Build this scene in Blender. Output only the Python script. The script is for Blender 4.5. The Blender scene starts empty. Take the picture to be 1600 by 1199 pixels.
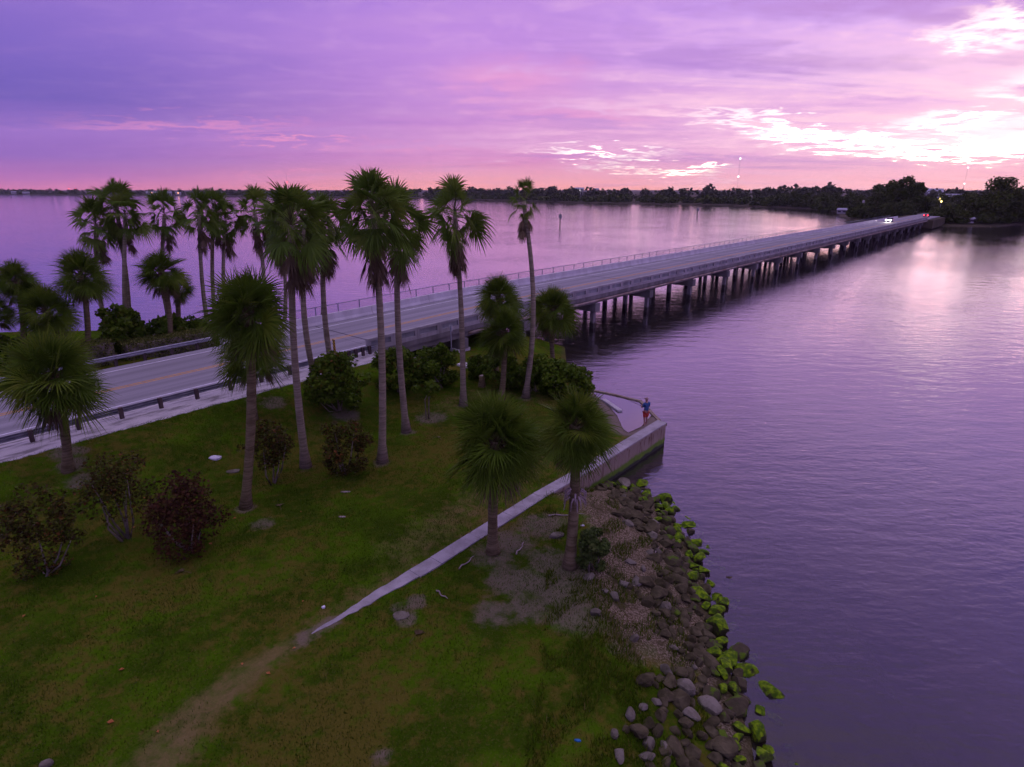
import bpy, bmesh, math, random
import numpy as np
from mathutils import Vector, Matrix, Euler, noise as mnoise

random.seed(7); rng = np.random.default_rng(7)
scene = bpy.context.scene
col = scene.collection
R = math.radians

# ------------------------------------------------------------------ camera
F_PX, PITCH, CAM_Z = 932.0, R(18.05), 15.0
cam_data = bpy.data.cameras.new('camera'); cam = bpy.data.objects.new('camera', cam_data); col.objects.link(cam)
cam.location = (0, 0, CAM_Z); cam.rotation_euler = (math.pi/2 - PITCH, 0, 0)
cam_data.sensor_fit = 'HORIZONTAL'; cam_data.angle = 2*math.atan(800/F_PX)
cam_data.clip_start = 0.5; cam_data.clip_end = 12000
scene.camera = cam
CP, SP = math.cos(PITCH), math.sin(PITCH)
def ray(px, py):
    u, v = px-800, 599.5-py
    return Vector((u, F_PX*CP+v*SP, -F_PX*SP+v*CP))
def at(px, py, z=0.0):
    d = ray(px, py); t = (z-CAM_Z)/d.z
    return Vector((d.x*t, d.y*t, z))
def azel(px, py):
    r = ray(px, py)
    return math.degrees(math.atan2(r.x, r.y)), math.degrees(math.atan2(r.z, math.hypot(r.x, r.y)))

# ------------------------------------------------------------------ render look
scene.view_settings.view_transform = 'Standard'; scene.view_settings.look = 'None'
scene.view_settings.gamma = 1.0; scene.view_settings.use_curve_mapping = False
scene.view_settings.exposure = 0.45
scene.cycles.use_denoising = True; scene.cycles.use_adaptive_sampling = True; scene.cycles.adaptive_threshold = 0.05
scene.cycles.max_bounces = 4; scene.cycles.diffuse_bounces = 2; scene.cycles.glossy_bounces = 2; scene.cycles.transmission_bounces = 2; scene.cycles.transparent_max_bounces = 8
scene.cycles.sample_clamp_indirect = 4.0

def lin(r, g, b):
    f = lambda c: (c/255/12.92) if c/255 <= 0.04045 else ((c/255+0.055)/1.055)**2.4
    return (f(r), f(g), f(b), 1.0)

# ------------------------------------------------------------------ node helpers
class NT:
    def __init__(self, tree):
        self.t = tree; self.n = tree.nodes; self.l = tree.links
    def new(self, typ, **kw):
        nd = self.n.new(typ)
        for k, v in kw.items(): setattr(nd, k, v)
        return nd
    def put(self, sock, v):
        if v is None: return
        if isinstance(v, bpy.types.NodeSocket): self.l.new(v, sock)
        else: sock.default_value = v
    def m(self, op, a, b=None, c=None, clamp=False):
        nd = self.new('ShaderNodeMath', operation=op, use_clamp=clamp)
        for i, v in enumerate((a, b, c)): self.put(nd.inputs[i], v)
        return nd.outputs[0]
    def vm(self, op, a, b=None):
        nd = self.new('ShaderNodeVectorMath', operation=op)
        self.put(nd.inputs[0], a); self.put(nd.inputs[1], b)
        return nd.outputs[1] if op in ('DOT_PRODUCT', 'LENGTH') else nd.outputs[0]
    def ss(self, x, a, b, lo=0.0, hi=1.0, smooth=True):
        nd = self.new('ShaderNodeMapRange', interpolation_type='SMOOTHSTEP' if smooth else 'LINEAR')
        self.put(nd.inputs[0], x)
        for i, v in enumerate((a, b, lo, hi)): self.put(nd.inputs[i+1], v)
        return nd.outputs[0]
    def mix(self, f, a, b, blend='MIX'):
        nd = self.new('ShaderNodeMix', data_type='RGBA', blend_type=blend)
        self.put(nd.inputs[0], f); self.put(nd.inputs[6], a); self.put(nd.inputs[7], b)
        return nd.outputs[2]
    def noise(self, vec, scale, detail=4, rough=0.55, dist=0.0, col=False):
        nd = self.new('ShaderNodeTexNoise'); self.put(nd.inputs['Vector'], vec)
        nd.inputs['Scale'].default_value = scale; nd.inputs['Detail'].default_value = detail
        nd.inputs['Roughness'].default_value = rough; nd.inputs['Distortion'].default_value = dist
        return nd.outputs[1 if col else 0]
    def ramp(self, f, stops, interp='LINEAR'):
        nd = self.new('ShaderNodeValToRGB'); cr = nd.color_ramp; cr.interpolation = interp
        while len(cr.elements) < len(stops): cr.elements.new(0.5)
        for e, (p, c) in zip(cr.elements, stops): e.position = p; e.color = c
        self.put(nd.inputs[0], f); return nd.outputs[0]
    def comb(self, x, y, z):
        nd = self.new('ShaderNodeCombineXYZ')
        for i, v in enumerate((x, y, z)): self.put(nd.inputs[i], v)
        return nd.outputs[0]
    def sep(self, v):
        nd = self.new('ShaderNodeSeparateXYZ'); self.put(nd.inputs[0], v); return nd.outputs

# ------------------------------------------------------------------ sky (world): dusk, cloud deck with lit gaps
SUN_AZ, SUN_EL = 38.0, 4.0
world = bpy.data.worlds.new('World'); scene.world = world; world.use_nodes = True
w = NT(world.node_tree); w.n.clear()
D = w.new('ShaderNodeTexCoord').outputs['Generated']
dx, dy, dz = w.sep(D)
el = w.m('MULTIPLY', w.m('ARCSINE', dz), 57.2958)
az = w.m('MULTIPLY', w.m('ARCTAN2', dx, dy), 57.2958)
hor = w.m('MAXIMUM', w.m('SQRT', w.m('ADD', w.m('MULTIPLY', dx, dx), w.m('MULTIPLY', dy, dy))), 0.001)
cosd = w.m('DIVIDE', w.m('ADD', w.m('MULTIPLY', dx, math.sin(R(SUN_AZ))), w.m('MULTIPLY', dy, math.cos(R(SUN_AZ)))), hor)
delta = w.m('MULTIPLY', w.m('ARCCOSINE', w.m('MINIMUM', w.m('MAXIMUM', cosd, -0.9999), 0.9999)), 57.2958)
tt = w.m('SUBTRACT', 1.0, w.m('DIVIDE', delta, 82.0), clamp=True)
elp = w.m('MAXIMUM', el, 0.0)
# cloud-deck projection: features flatten towards the horizon
den = w.m('ADD', w.m('MAXIMUM', dz, 0.0), 0.085)
P2 = w.comb(w.m('DIVIDE', dx, den), w.m('DIVIDE', dy, den), 0.0)
rotp = w.new('ShaderNodeMapping'); w.put(rotp.inputs[0], P2); rotp.inputs['Rotation'].default_value = (0, 0, R(-24)); rotp.inputs['Scale'].default_value = (0.34, 1.0, 1)
c_big = w.noise(rotp.outputs[0], 0.55, 5, 0.55, 0.6)
c_mid = w.noise(rotp.outputs[0], 1.7, 6, 0.6, 0.5)
c_fin = w.noise(P2, 4.0, 6, 0.6, 0.4)
e01 = w.m('DIVIDE', elp, 30.0, clamp=True)
elw = w.m('ADD', e01, w.m('MULTIPLY', w.m('SUBTRACT', c_big, 0.5), w.m('MULTIPLY', w.ss(el, 0.5, 6), 0.14)), clamp=True)
left = w.ramp(elw, [(0.0, lin(212, 122, 164)), (0.03, lin(184, 110, 178)), (0.075, lin(144, 100, 184)), (0.135, lin(146, 106, 190)),
                    (0.20, lin(104, 86, 174)), (0.30, lin(114, 92, 182)), (0.42, lin(134, 104, 192)), (0.6, lin(122, 102, 198)), (1.0, lin(140, 122, 206))])
mid = w.ramp(elw, [(0.0, lin(255, 164, 148)), (0.035, lin(244, 160, 168)), (0.08, lin(218, 138, 190)), (0.14, lin(198, 134, 200)),
                   (0.24, lin(186, 130, 206)), (0.36, lin(184, 132, 212)), (0.48, lin(172, 126, 212)), (0.65, lin(142, 118, 218)), (1.0, lin(140, 122, 214))])
right = w.ramp(elw, [(0.0, lin(255, 184, 184)), (0.04, lin(244, 178, 204)), (0.10, lin(232, 176, 220)), (0.18, lin(218, 168, 226)),
                     (0.30, lin(198, 154, 228)), (0.45, lin(192, 154, 232)), (0.65, lin(160, 134, 224)), (1.0, lin(146, 128, 218))])
base = w.mix(w.ss(tt, 0.05, 0.54), left, mid)
base = w.mix(w.ss(tt, 0.52, 0.95), base, right)
# cloud mottling: darker violet undersides, paler pink thin parts
base = w.mix(w.m('MULTIPLY', w.ss(c_mid, 0.45, 0.72), w.m('MULTIPLY_ADD', tt, 0.40, 0.12)), base, w.mix(tt, lin(150, 108, 190), lin(246, 190, 226)))
base = w.mix(w.m('MULTIPLY', w.ss(c_mid, 0.52, 0.28), w.m('MULTIPLY_ADD', tt, 0.30, 0.10)), base, w.mix(tt, lin(92, 76, 170), lin(160, 118, 206)))
base = w.mix(w.m('MULTIPLY', w.m('SUBTRACT', c_fin, 0.5), w.m('MULTIPLY', tt, 1.3), clamp=True), base, lin(246, 196, 226))
cm = w.m('ADD', w.m('MULTIPLY', c_big, 0.45), w.m('ADD', w.m('MULTIPLY', c_mid, 0.35), w.m('MULTIPLY', c_fin, 0.20)))
wr = w.m('MULTIPLY', w.ss(tt, 0.40, 0.85), w.m('MULTIPLY', w.ss(el, 1.0, 4.0), w.ss(el, 13.0, 22.0, 1.0, 0.15)))
base = w.mix(w.m('MULTIPLY', wr, w.ss(cm, 0.50, 0.40)), base, lin(176, 130, 204))
base = w.mix(w.m('MULTIPLY', wr, w.m('MULTIPLY', w.ss(cm, 0.50, 0.62), 0.85)), base, lin(250, 205, 232))
base = w.mix(w.m('MULTIPLY', w.ss(tt, 0.2, 0.7), w.m('MULTIPLY', w.ss(c_big, 0.40, 0.62), 0.34)), base, lin(240, 178, 206))
# breaks in the deck where the afterglow shows through
wz = w.m('ADD', w.m('MULTIPLY', w.m('SUBTRACT', c_mid, 0.5), 10.0), w.m('MULTIPLY', w.m('SUBTRACT', c_fin, 0.5), 9.0))
we = w.m('ADD', w.m('MULTIPLY', w.m('SUBTRACT', c_fin, 0.5), 3.4), w.m('MULTIPLY', w.m('SUBTRACT', c_mid, 0.5), 3.4))
azw = w.m('ADD', az, wz); elv = w.m('ADD', el, we)
def gap(px, py, wpx, hpx, amp, tilt=0.0):
    a, e = azel(px, py); ww, hh = wpx/17.5, hpx/21.0
    da = w.m('SUBTRACT', azw, a)
    de = w.m('ADD', w.m('SUBTRACT', elv, e), w.m('MULTIPLY', da, tilt))
    q = w.m('ADD', w.m('POWER', w.m('DIVIDE', da, ww), 2.0), w.m('POWER', w.m('DIVIDE', de, hh), 2.0))
    return w.m('MULTIPLY', w.m('EXPONENT', w.m('MULTIPLY', q, -1.0)), amp)
gaps = None
for g in [(1170, 190, 110, 11, 0.78, 0.22), (1330, 220, 150, 14, 0.84, 0.10), (1490, 186, 80, 12, 0.9, 0.0), (1560, 236, 120, 8, 0.9, 0.0), (1560, 90, 150, 40, 0.24, 0.1),
          (1570, 40, 60, 18, 0.85, 0.25), (1700, 120, 80, 22, 0.8, 0.0), (1800, 205, 190, 26, 1.2, 0.0),
          (935, 238, 110, 7, 1.0, 0.05), (990, 262, 85, 6, 0.9, 0.10), (1095, 266, 46, 5, 1.0, 0.0), (1110, 288, 90, 4, 0.5, 0.0)]:
    s_ = gap(*g); gaps = s_ if gaps is None else w.m('ADD', gaps, s_)
pink = None
for g in [(300, 196, 190, 9, 0.6, -0.02), (460, 219, 110, 5, 0.8, 0.0), (430, 274, 110, 4, 0.9, 0.0), (640, 232, 140, 6, 0.5, 0.0), (120, 288, 140, 4, 0.5, 0), (800, 120, 130, 40, 0.55, 0), (930, 180, 140, 22, 0.5, 0.05)]:
    s_ = gap(*g); pink = s_ if pink is None else w.m('ADD', pink, s_)
base = w.mix(w.m('MULTIPLY', w.ss(pink, 0.1, 0.95), 0.7), base, lin(240, 150, 190))
base = w.mix(w.m('MULTIPLY', gap(1500, 150, 330, 95, 0.55, 0.05), w.ss(c_mid, 0.30, 0.62)), base, lin(255, 214, 222))
halo = w.ss(gaps, 0.05, 0.75)
base = w.mix(w.m('MULTIPLY', halo, 0.8), base, lin(255, 208, 228))
base = w.mix(w.ss(gaps, 0.30, 0.95), base, w.mix(w.ss(el, 1.0, 4.0), (1.05, 0.86, 0.76, 1), (1.05, 0.94, 1.0, 1)))
gapc = w.mix(w.ss(el, 1.0, 5.0), (8.0, 3.6, 2.6, 1), (10.5, 5.2, 5.6, 1))
base = w.mix(w.ss(gaps, 0.80, 1.15), base, gapc)
base = w.mix(w.ss(el, 34.0, 60.0), base, w.mix(tt, lin(192, 172, 214), lin(204, 182, 220)))  # overhead sky, out of view, made brighter and more neutral to light the scene
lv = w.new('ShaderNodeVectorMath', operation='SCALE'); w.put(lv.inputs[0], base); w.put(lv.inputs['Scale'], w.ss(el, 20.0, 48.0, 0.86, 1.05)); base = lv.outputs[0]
# lower hemisphere: seen by nothing but the last bounce
base = w.mix(w.ss(el, -0.2, -2.0), base, lin(120, 80, 130))
sky = w.new('ShaderNodeTexSky', sky_type='NISHITA'); sky.sun_disc = False
sky.sun_elevation = R(SUN_EL); sky.sun_rotation = R(SUN_AZ)
sky_s = w.new('ShaderNodeVectorMath', operation='SCALE'); w.put(sky_s.inputs[0], sky.outputs[0]); sky_s.inputs['Scale'].default_value = 0.003
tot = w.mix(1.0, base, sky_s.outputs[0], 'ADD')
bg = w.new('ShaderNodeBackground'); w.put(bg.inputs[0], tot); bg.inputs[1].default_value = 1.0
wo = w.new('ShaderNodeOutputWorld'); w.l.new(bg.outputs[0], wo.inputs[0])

# ------------------------------------------------------------------ sun: already in the cloud bank, weak and very soft
sun_d = bpy.data.lights.new('sun', 'SUN'); sun_d.energy = 0.012; sun_d.angle = R(30); sun_d.color = (1.0, 0.72, 0.66)
sun = bpy.data.objects.new('sun', sun_d); col.objects.link(sun)
sd = Vector((math.sin(R(SUN_AZ))*math.cos(R(12)), math.cos(R(SUN_AZ))*math.cos(R(12)), math.sin(R(12))))
sun.rotation_euler = sd.to_track_quat('Z', 'Y').to_euler(); sun.location = (150, 200, 60)

# ------------------------------------------------------------------ mesh helpers
class MB:
    def __init__(self): self.v = []; self.f = []; self.mi = []
    def add(self, vs, fs, mi=0):
        o = len(self.v); self.v += [tuple(p) for p in vs]
        self.f += [tuple(i+o for i in f) for f in fs]; self.mi += [mi]*len(fs); return self
    def box(self, x0, x1, y0, y1, z0, z1, mi=0, M=None):
        vs = [Vector((x, y, z)) for z in (z0, z1) for y in (y0, y1) for x in (x0, x1)]
        if M is not None: vs = [M @ p for p in vs]
        return self.add(vs, [(0, 2, 3, 1), (4, 5, 7, 6), (0, 1, 5, 4), (2, 6, 7, 3), (0, 4, 6, 2), (1, 3, 7, 5)], mi)
    def tube(self, pts, rads, seg=8, mi=0, cap=True):
        pts = [Vector(p) for p in pts]; rings = []
        for i, p in enumerate(pts):
            t = (pts[min(i+1, len(pts)-1)]-pts[max(i-1, 0)]).normalized()
            a = t.cross(Vector((0, 0, 1)) if abs(t.z) < 0.9 else Vector((1, 0, 0))).normalized(); b = t.cross(a)
            r = rads[i] if hasattr(rads, '__len__') else rads
            rings.append([p+(a*math.cos(2*math.pi*k/seg)+b*math.sin(2*math.pi*k/seg))*r for k in range(seg)])
        vs = [p for ring in rings for p in ring]; fs = []
        for i in range(len(pts)-1):
            for k in range(seg):
                fs.append((i*seg+k, i*seg+(k+1) % seg, (i+1)*seg+(k+1) % seg, (i+1)*seg+k))
        if cap: fs += [tuple(range(seg))[::-1], tuple((len(pts)-1)*seg+k for k in range(seg))]
        return self.add(vs, fs, mi)
    def mesh(self, name, mats, smooth=False):
        me = bpy.data.meshes.new(name); me.from_pydata(self.v, [], self.f)
        for m_ in (mats if isinstance(mats, (list, tuple)) else [mats]): me.materials.append(m_)
        if any(self.mi): me.polygons.foreach_set('material_index', self.mi)
        if smooth: me.polygons.foreach_set('use_smooth', [True]*len(self.f))
        me.update(); return me
    def build(self, name, mats, parent=None, smooth=False):
        return link(name, self.mesh(name, mats, smooth), parent)
def link(name, me, parent=None):
    o = bpy.data.objects.new(name, me); col.objects.link(o)
    if parent is not None: o.parent = parent
    return o
def np_mesh(name, V, Fc, mat, attrs=None, smooth=False):
    V = np.asarray(V, np.float32); Fc = np.asarray(Fc, np.int32); k = Fc.shape[1]
    me = bpy.data.meshes.new(name)
    me.vertices.add(len(V)); me.vertices.foreach_set('co', V.ravel())
    me.loops.add(Fc.size); me.loops.foreach_set('vertex_index', Fc.ravel())
    me.polygons.add(len(Fc)); me.polygons.foreach_set('loop_start', np.arange(0, Fc.size, k, dtype=np.int32))
    if smooth: me.polygons.foreach_set('use_smooth', np.ones(len(Fc), bool))
    me.materials.append(mat); me.update(calc_edges=True)
    for nm, (dom, arr) in (attrs or {}).items():
        a = me.attributes.new(nm, 'FLOAT', dom); a.data.foreach_set('value', np.asarray(arr, np.float32))
    return me
def tag(o, label=None, cat=None, group=None, kind=None):
    if label: o['label'] = label
    if cat: o['category'] = cat
    if group: o['group'] = group
    if kind: o['kind'] = kind
    return o
def empty(name, loc=(0, 0, 0), rz=0.0, s=1.0):
    o = bpy.data.objects.new(name, None); col.objects.link(o); o.empty_display_size = 0.2
    o.location = loc; o.rotation_euler = (0, 0, rz); o.scale = (s, s, s); return o
def sstep(x, a, b):
    t = np.clip((x-a)/(b-a), 0, 1); return t*t*(3-2*t)

# ------------------------------------------------------------------ materials
def mat(name):
    m_ = bpy.data.materials.new(name); m_.use_nodes = True
    t = NT(m_.node_tree); t.n.clear()
    out = t.new('ShaderNodeOutputMaterial'); p = t.new('ShaderNodeBsdfPrincipled'); t.l.new(p.outputs[0], out.inputs[0])
    t.p = p; t.out = out; t.mat = m_
    t.pos = t.new('ShaderNodeNewGeometry').outputs['Position']
    t.obj = t.new('ShaderNodeTexCoord').outputs['Object']
    return t
def bump(t, h, dist, strength=1.0):
    b = t.new('ShaderNodeBump'); t.put(b.inputs['Height'], h); b.inputs['Distance'].default_value = dist; b.inputs['Strength'].default_value = strength
    t.l.new(b.outputs[0], t.p.inputs['Normal'])
def simple(name, c1, c2, scale=2.0, rough=0.85, bscale=None, bdist=0.01, spec=0.08, coord='pos', metal=0.0, detail=5, streak=None):
    t = mat(name); v = getattr(t, coord)
    if streak:
        mp = t.new('ShaderNodeMapping'); t.put(mp.inputs[0], v); mp.inputs['Scale'].default_value = streak; v2 = mp.outputs[0]
    else: v2 = v
    n1 = t.noise(v2, scale, detail, 0.6)
    t.put(t.p.inputs['Base Color'], t.mix(t.ss(n1, 0.32, 0.68), (*c1, 1), (*c2, 1)))
    t.p.inputs['Roughness'].default_value = rough; t.p.inputs['Specular IOR Level'].default_value = spec; t.p.inputs['Metallic'].default_value = metal
    if bscale: bump(t, t.noise(v, bscale, 4, 0.6), bdist)
    return t.mat
def leafmat(name, stops, transl=0.25, rough=0.55, use_attr=True, spread=0.6):
    t = mat(name)
    oi = t.new('ShaderNodeObjectInfo').outputs['Random']
    if use_attr:
        a = t.new('ShaderNodeAttribute'); a.attribute_name = 'rnd'; f = a.outputs['Fac']
    else:
        f = t.m('ADD', t.m('MULTIPLY', oi, spread), t.m('MULTIPLY', t.noise(t.obj, 3.0, 2), 1-spread))
    c = t.ramp(f, stops)
    t.put(t.p.inputs['Base Color'], c); t.p.inputs['Roughness'].default_value = rough; t.p.inputs['Specular IOR Level'].default_value = 0.06
    tr = t.new('ShaderNodeBsdfTranslucent'); t.put(tr.inputs[0], c)
    mx = t.new('ShaderNodeMixShader'); mx.inputs[0].default_value = transl
    t.l.new(t.p.outputs[0], mx.inputs[1]); t.l.new(tr.outputs[0], mx.inputs[2]); t.l.new(mx.outputs[0], t.out.inputs[0])
    return t.mat
def emis(name, c, s):
    t = mat(name); e = t.new('ShaderNodeEmission'); e.inputs[0].default_value = (*c, 1); e.inputs[1].default_value = s
    t.l.new(e.outputs[0], t.out.inputs[0]); t.mat.cycles.emission_sampling = 'NONE'; return t.mat

M = {}
M['concrete'] = simple('concrete', (0.38, 0.37, 0.35), (0.52, 0.51, 0.48), 0.9, 0.9, 9.0, 0.006, streak=(1, 1, 0.25))
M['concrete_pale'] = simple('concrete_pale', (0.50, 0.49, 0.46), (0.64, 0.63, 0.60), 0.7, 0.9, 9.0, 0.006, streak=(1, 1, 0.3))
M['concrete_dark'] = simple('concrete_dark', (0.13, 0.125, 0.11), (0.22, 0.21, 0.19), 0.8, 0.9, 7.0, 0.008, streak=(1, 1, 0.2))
M['parapet'] = simple('parapet_concrete', (0.27, 0.265, 0.24), (0.40, 0.39, 0.36), 0.7, 0.9, 7.0, 0.006, streak=(1, 1, 0.2))
M['parapet_in'] = simple('parapet_infill', (0.20, 0.215, 0.20), (0.32, 0.34, 0.32), 0.8, 0.9, 7.0, 0.006, streak=(1, 1, 0.2))
M['pipe'] = simple('conduit', (0.22, 0.15, 0.10), (0.42, 0.36, 0.30), 0.8, 0.8)
M['galv'] = simple('galvanised_steel', (0.30, 0.32, 0.34), (0.42, 0.44, 0.46), 3.0, 0.5, spec=0.5, metal=0.3)
M['galv_dull'] = simple('weathered_steel', (0.17, 0.18, 0.19), (0.28, 0.29, 0.30), 2.0, 0.6, spec=0.4, metal=0.2)
M['fence'] = simple('fence_steel', (0.16, 0.18, 0.22), (0.24, 0.26, 0.30), 2.0, 0.6)
M['wood_post'] = simple('wood_post', (0.07, 0.055, 0.05), (0.13, 0.10, 0.085), 4.0, 0.9, streak=(1, 1, 0.1))
M['white_paint'] = simple('white_paint', (0.55, 0.55, 0.55), (0.75, 0.75, 0.75), 3.0, 0.8)
M['yellow_paint'] = simple('yellow_paint', (0.50, 0.26, 0.05), (0.66, 0.37, 0.08), 3.0, 0.8)
M['yellow_sign'] = simple('yellow_sign', (0.60, 0.36, 0.02), (0.66, 0.42, 0.03), 3.0, 0.5)
M['black'] = simple('black_paint', (0.015, 0.015, 0.015), (0.025, 0.025, 0.025), 3.0, 0.5)
M['tyre'] = simple('rubber', (0.012, 0.012, 0.012), (0.02, 0.02, 0.02), 3.0, 0.8)
M['bark_grey'] = simple('palm_bark_grey', (0.17, 0.15, 0.085), (0.32, 0.285, 0.18), 1.6, 0.95, 14.0, 0.03, streak=(0.6, 0.6, 7))
M['bark_brown'] = simple('palm_bark_brown', (0.10, 0.082, 0.035), (0.21, 0.18, 0.09), 1.8, 0.95, 12.0, 0.04, streak=(0.8, 0.8, 6))
M['bark'] = simple('branch_bark', (0.12, 0.105, 0.07), (0.28, 0.25, 0.18), 3.0, 0.9, 12.0, 0.01)
M['stone'] = simple('dry_rock', (0.040, 0.036, 0.016), (0.110, 0.098, 0.050), 2.2, 0.9, 9.0, 0.03)
M['stone_pale'] = simple('pale_rock', (0.10, 0.092, 0.06), (0.21, 0.195, 0.14), 2.2, 0.9, 9.0, 0.02)
M['driftwood'] = simple('driftwood', (0.22, 0.18, 0.15), (0.38, 0.33, 0.29), 4.0, 0.9)
M['litter_white'] = simple('litter_white', (0.6, 0.6, 0.62), (0.75, 0.75, 0.76), 3, 0.6)
M['litter_blue'] = simple('litter_blue', (0.03, 0.16, 0.4), (0.05, 0.22, 0.5), 3, 0.6)
M['leaf_orange'] = simple('dead_leaf', (0.30, 0.10, 0.03), (0.42, 0.19, 0.06), 5, 0.8)
M['house_wall'] = simple('house_wall', (0.30, 0.30, 0.30), (0.40, 0.40, 0.40), 0.5, 0.9)
M['house_roof'] = simple('house_roof', (0.28, 0.29, 0.32), (0.42, 0.43, 0.46), 0.5, 0.8)
M['glass_dark'] = simple('dark_glass', (0.02, 0.022, 0.03), (0.03, 0.032, 0.04), 2, 0.1, spec=0.6)
G = lambda r, g, b: (r, g, b, 1)
M['sabal'] = leafmat('sabal_leaf', [(0, G(0.050, 0.100, 0.008)), (0.5, G(0.085, 0.150, 0.012)), (0.8, G(0.13, 0.19, 0.016)), (1, G(0.18, 0.20, 0.025))], 0.3, 0.5, False)
M['washy'] = leafmat('fan_palm_leaf', [(0, G(0.065, 0.125, 0.014)), (0.5, G(0.10, 0.175, 0.020)), (0.85, G(0.15, 0.22, 0.028)), (1, G(0.20, 0.22, 0.035))], 0.3, 0.5, False)
M['dead_frond'] = leafmat('dead_frond', [(0, G(0.07, 0.052, 0.025)), (0.5, G(0.13, 0.098, 0.050)), (1, G(0.23, 0.185, 0.10))], 0.15, 0.8, False)
M['petiole'] = simple('petiole', (0.07, 0.085, 0.025), (0.12, 0.12, 0.04), 3, 0.6)
M['seagrape'] = leafmat('sea_grape_leaf', [(0, G(0.040, 0.090, 0.006)), (0.6, G(0.095, 0.170, 0.010)), (0.85, G(0.12, 0.18, 0.015)), (0.96, G(0.16, 0.11, 0.02)), (1, G(0.24, 0.09, 0.025))])
M['redshrub'] = leafmat('red_shrub_leaf', [(0, G(0.026, 0.013, 0.007)), (0.45, G(0.060, 0.026, 0.012)), (0.7, G(0.085, 0.036, 0.014)), (0.85, G(0.07, 0.065, 0.012)), (0.97, G(0.10, 0.10, 0.015)), (1, G(0.30, 0.10, 0.03))])
M['mixshrub'] = leafmat('mixed_shrub_leaf', [(0, G(0.030, 0.024, 0.007)), (0.3, G(0.065, 0.042, 0.010)), (0.55, G(0.060, 0.082, 0.010)), (0.75, G(0.10, 0.125, 0.014)), (0.88, G(0.13, 0.065, 0.014)), (0.98, G(0.16, 0.07, 0.018)), (1, G(0.30, 0.12, 0.03))])
M['hedge'] = leafmat('hedge_leaf', [(0, G(0.06, 0.085, 0.012)), (0.6, G(0.13, 0.16, 0.03)), (1, G(0.24, 0.25, 0.06))])
M['feather'] = leafmat('feathery_needles', [(0, G(0.04, 0.075, 0.016)), (0.6, G(0.08, 0.13, 0.026)), (1, G(0.12, 0.16, 0.035))])
M['tree'] = leafmat('bank_tree_leaf', [(0, G(0.030, 0.045, 0.008)), (0.6, G(0.06, 0.085, 0.014)), (1, G(0.11, 0.13, 0.022))], 0.15)
M['tree_far'] = leafmat('far_tree_leaf', [(0, G(0.04, 0.05, 0.024)), (0.6, G(0.065, 0.075, 0.034)), (1, G(0.10, 0.11, 0.045))], 0.1)
M['weed'] = leafmat('weed_blade', [(0, G(0.040, 0.085, 0.003)), (0.5, G(0.085, 0.135, 0.006)), (0.8, G(0.16, 0.155, 0.022)), (1, G(0.26, 0.225, 0.07))])

# algae rocks
t = mat('algae_rock'); n1 = t.noise(t.pos, 3.0, 5, 0.6)
nz = t.sep(t.new('ShaderNodeNewGeometry').outputs['Normal'])[2]
top = t.ss(t.m('ADD', nz, t.m('MULTIPLY', t.m('SUBTRACT', n1, 0.5), 3.0)), 0.25, 0.75)
gcol = t.mix(t.ss(t.noise(t.pos, 7.0, 3), 0.35, 0.7), G(0.045, 0.10, 0.002), G(0.18, 0.31, 0.003))
t.put(t.p.inputs['Base Color'], t.mix(top, t.mix(n1, G(0.022, 0.026, 0.006), G(0.050, 0.05, 0.018)), gcol))
t.p.inputs['Roughness'].default_value = 0.7; t.p.inputs['Specular IOR Level'].default_value = 0.1; bump(t, n1, 0.05); M['algae'] = t.mat
t = mat('half_algae_rock'); n1 = t.noise(t.pos, 2.6, 5, 0.6)
t.put(t.p.inputs['Base Color'], t.mix(t.ss(n1, 0.5, 0.62), t.mix(t.noise(t.pos, 5, 3), G(0.030, 0.026, 0.012), G(0.095, 0.082, 0.042)), G(0.075, 0.14, 0.006)))
t.p.inputs['Roughness'].default_value = 0.7; t.p.inputs['Specular IOR Level'].default_value = 0.1; bump(t, n1, 0.05); M['half_algae'] = t.mat

# asphalt
t = mat('asphalt'); mp = t.new('ShaderNodeMapping'); t.put(mp.inputs[0], t.obj); mp.inputs['Scale'].default_value = (2.2, 0.06, 1)
n1 = t.noise(mp.outputs[0], 1.0, 4); n2 = t.noise(t.obj, 25, 3)
c = t.mix(t.ss(n1, 0.3, 0.7), G(0.25, 0.246, 0.242), G(0.33, 0.325, 0.32))
dn = t.m('ABSOLUTE', t.m('ADD', t.sep(t.obj)[0], 41.77))
wt = t.m('ADD', t.ss(t.m('ABSOLUTE', t.m('SUBTRACT', dn, 1.1)), 0.5, 0.1), t.ss(t.m('ABSOLUTE', t.m('SUBTRACT', dn, 2.8)), 0.5, 0.1))
c = t.mix(t.m('MULTIPLY', wt, t.m('MULTIPLY', n1, 0.75)), c, G(0.13, 0.128, 0.126))
t.put(t.p.inputs['Base Color'], t.mix(t.m('MULTIPLY', n2, 0.3), c, G(0.17, 0.165, 0.16)))
t.p.inputs['Roughness'].default_value = 0.85; t.p.inputs['Specular IOR Level'].default_value = 0.3; bump(t, n2, 0.004); M['asphalt'] = t.mat

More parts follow.
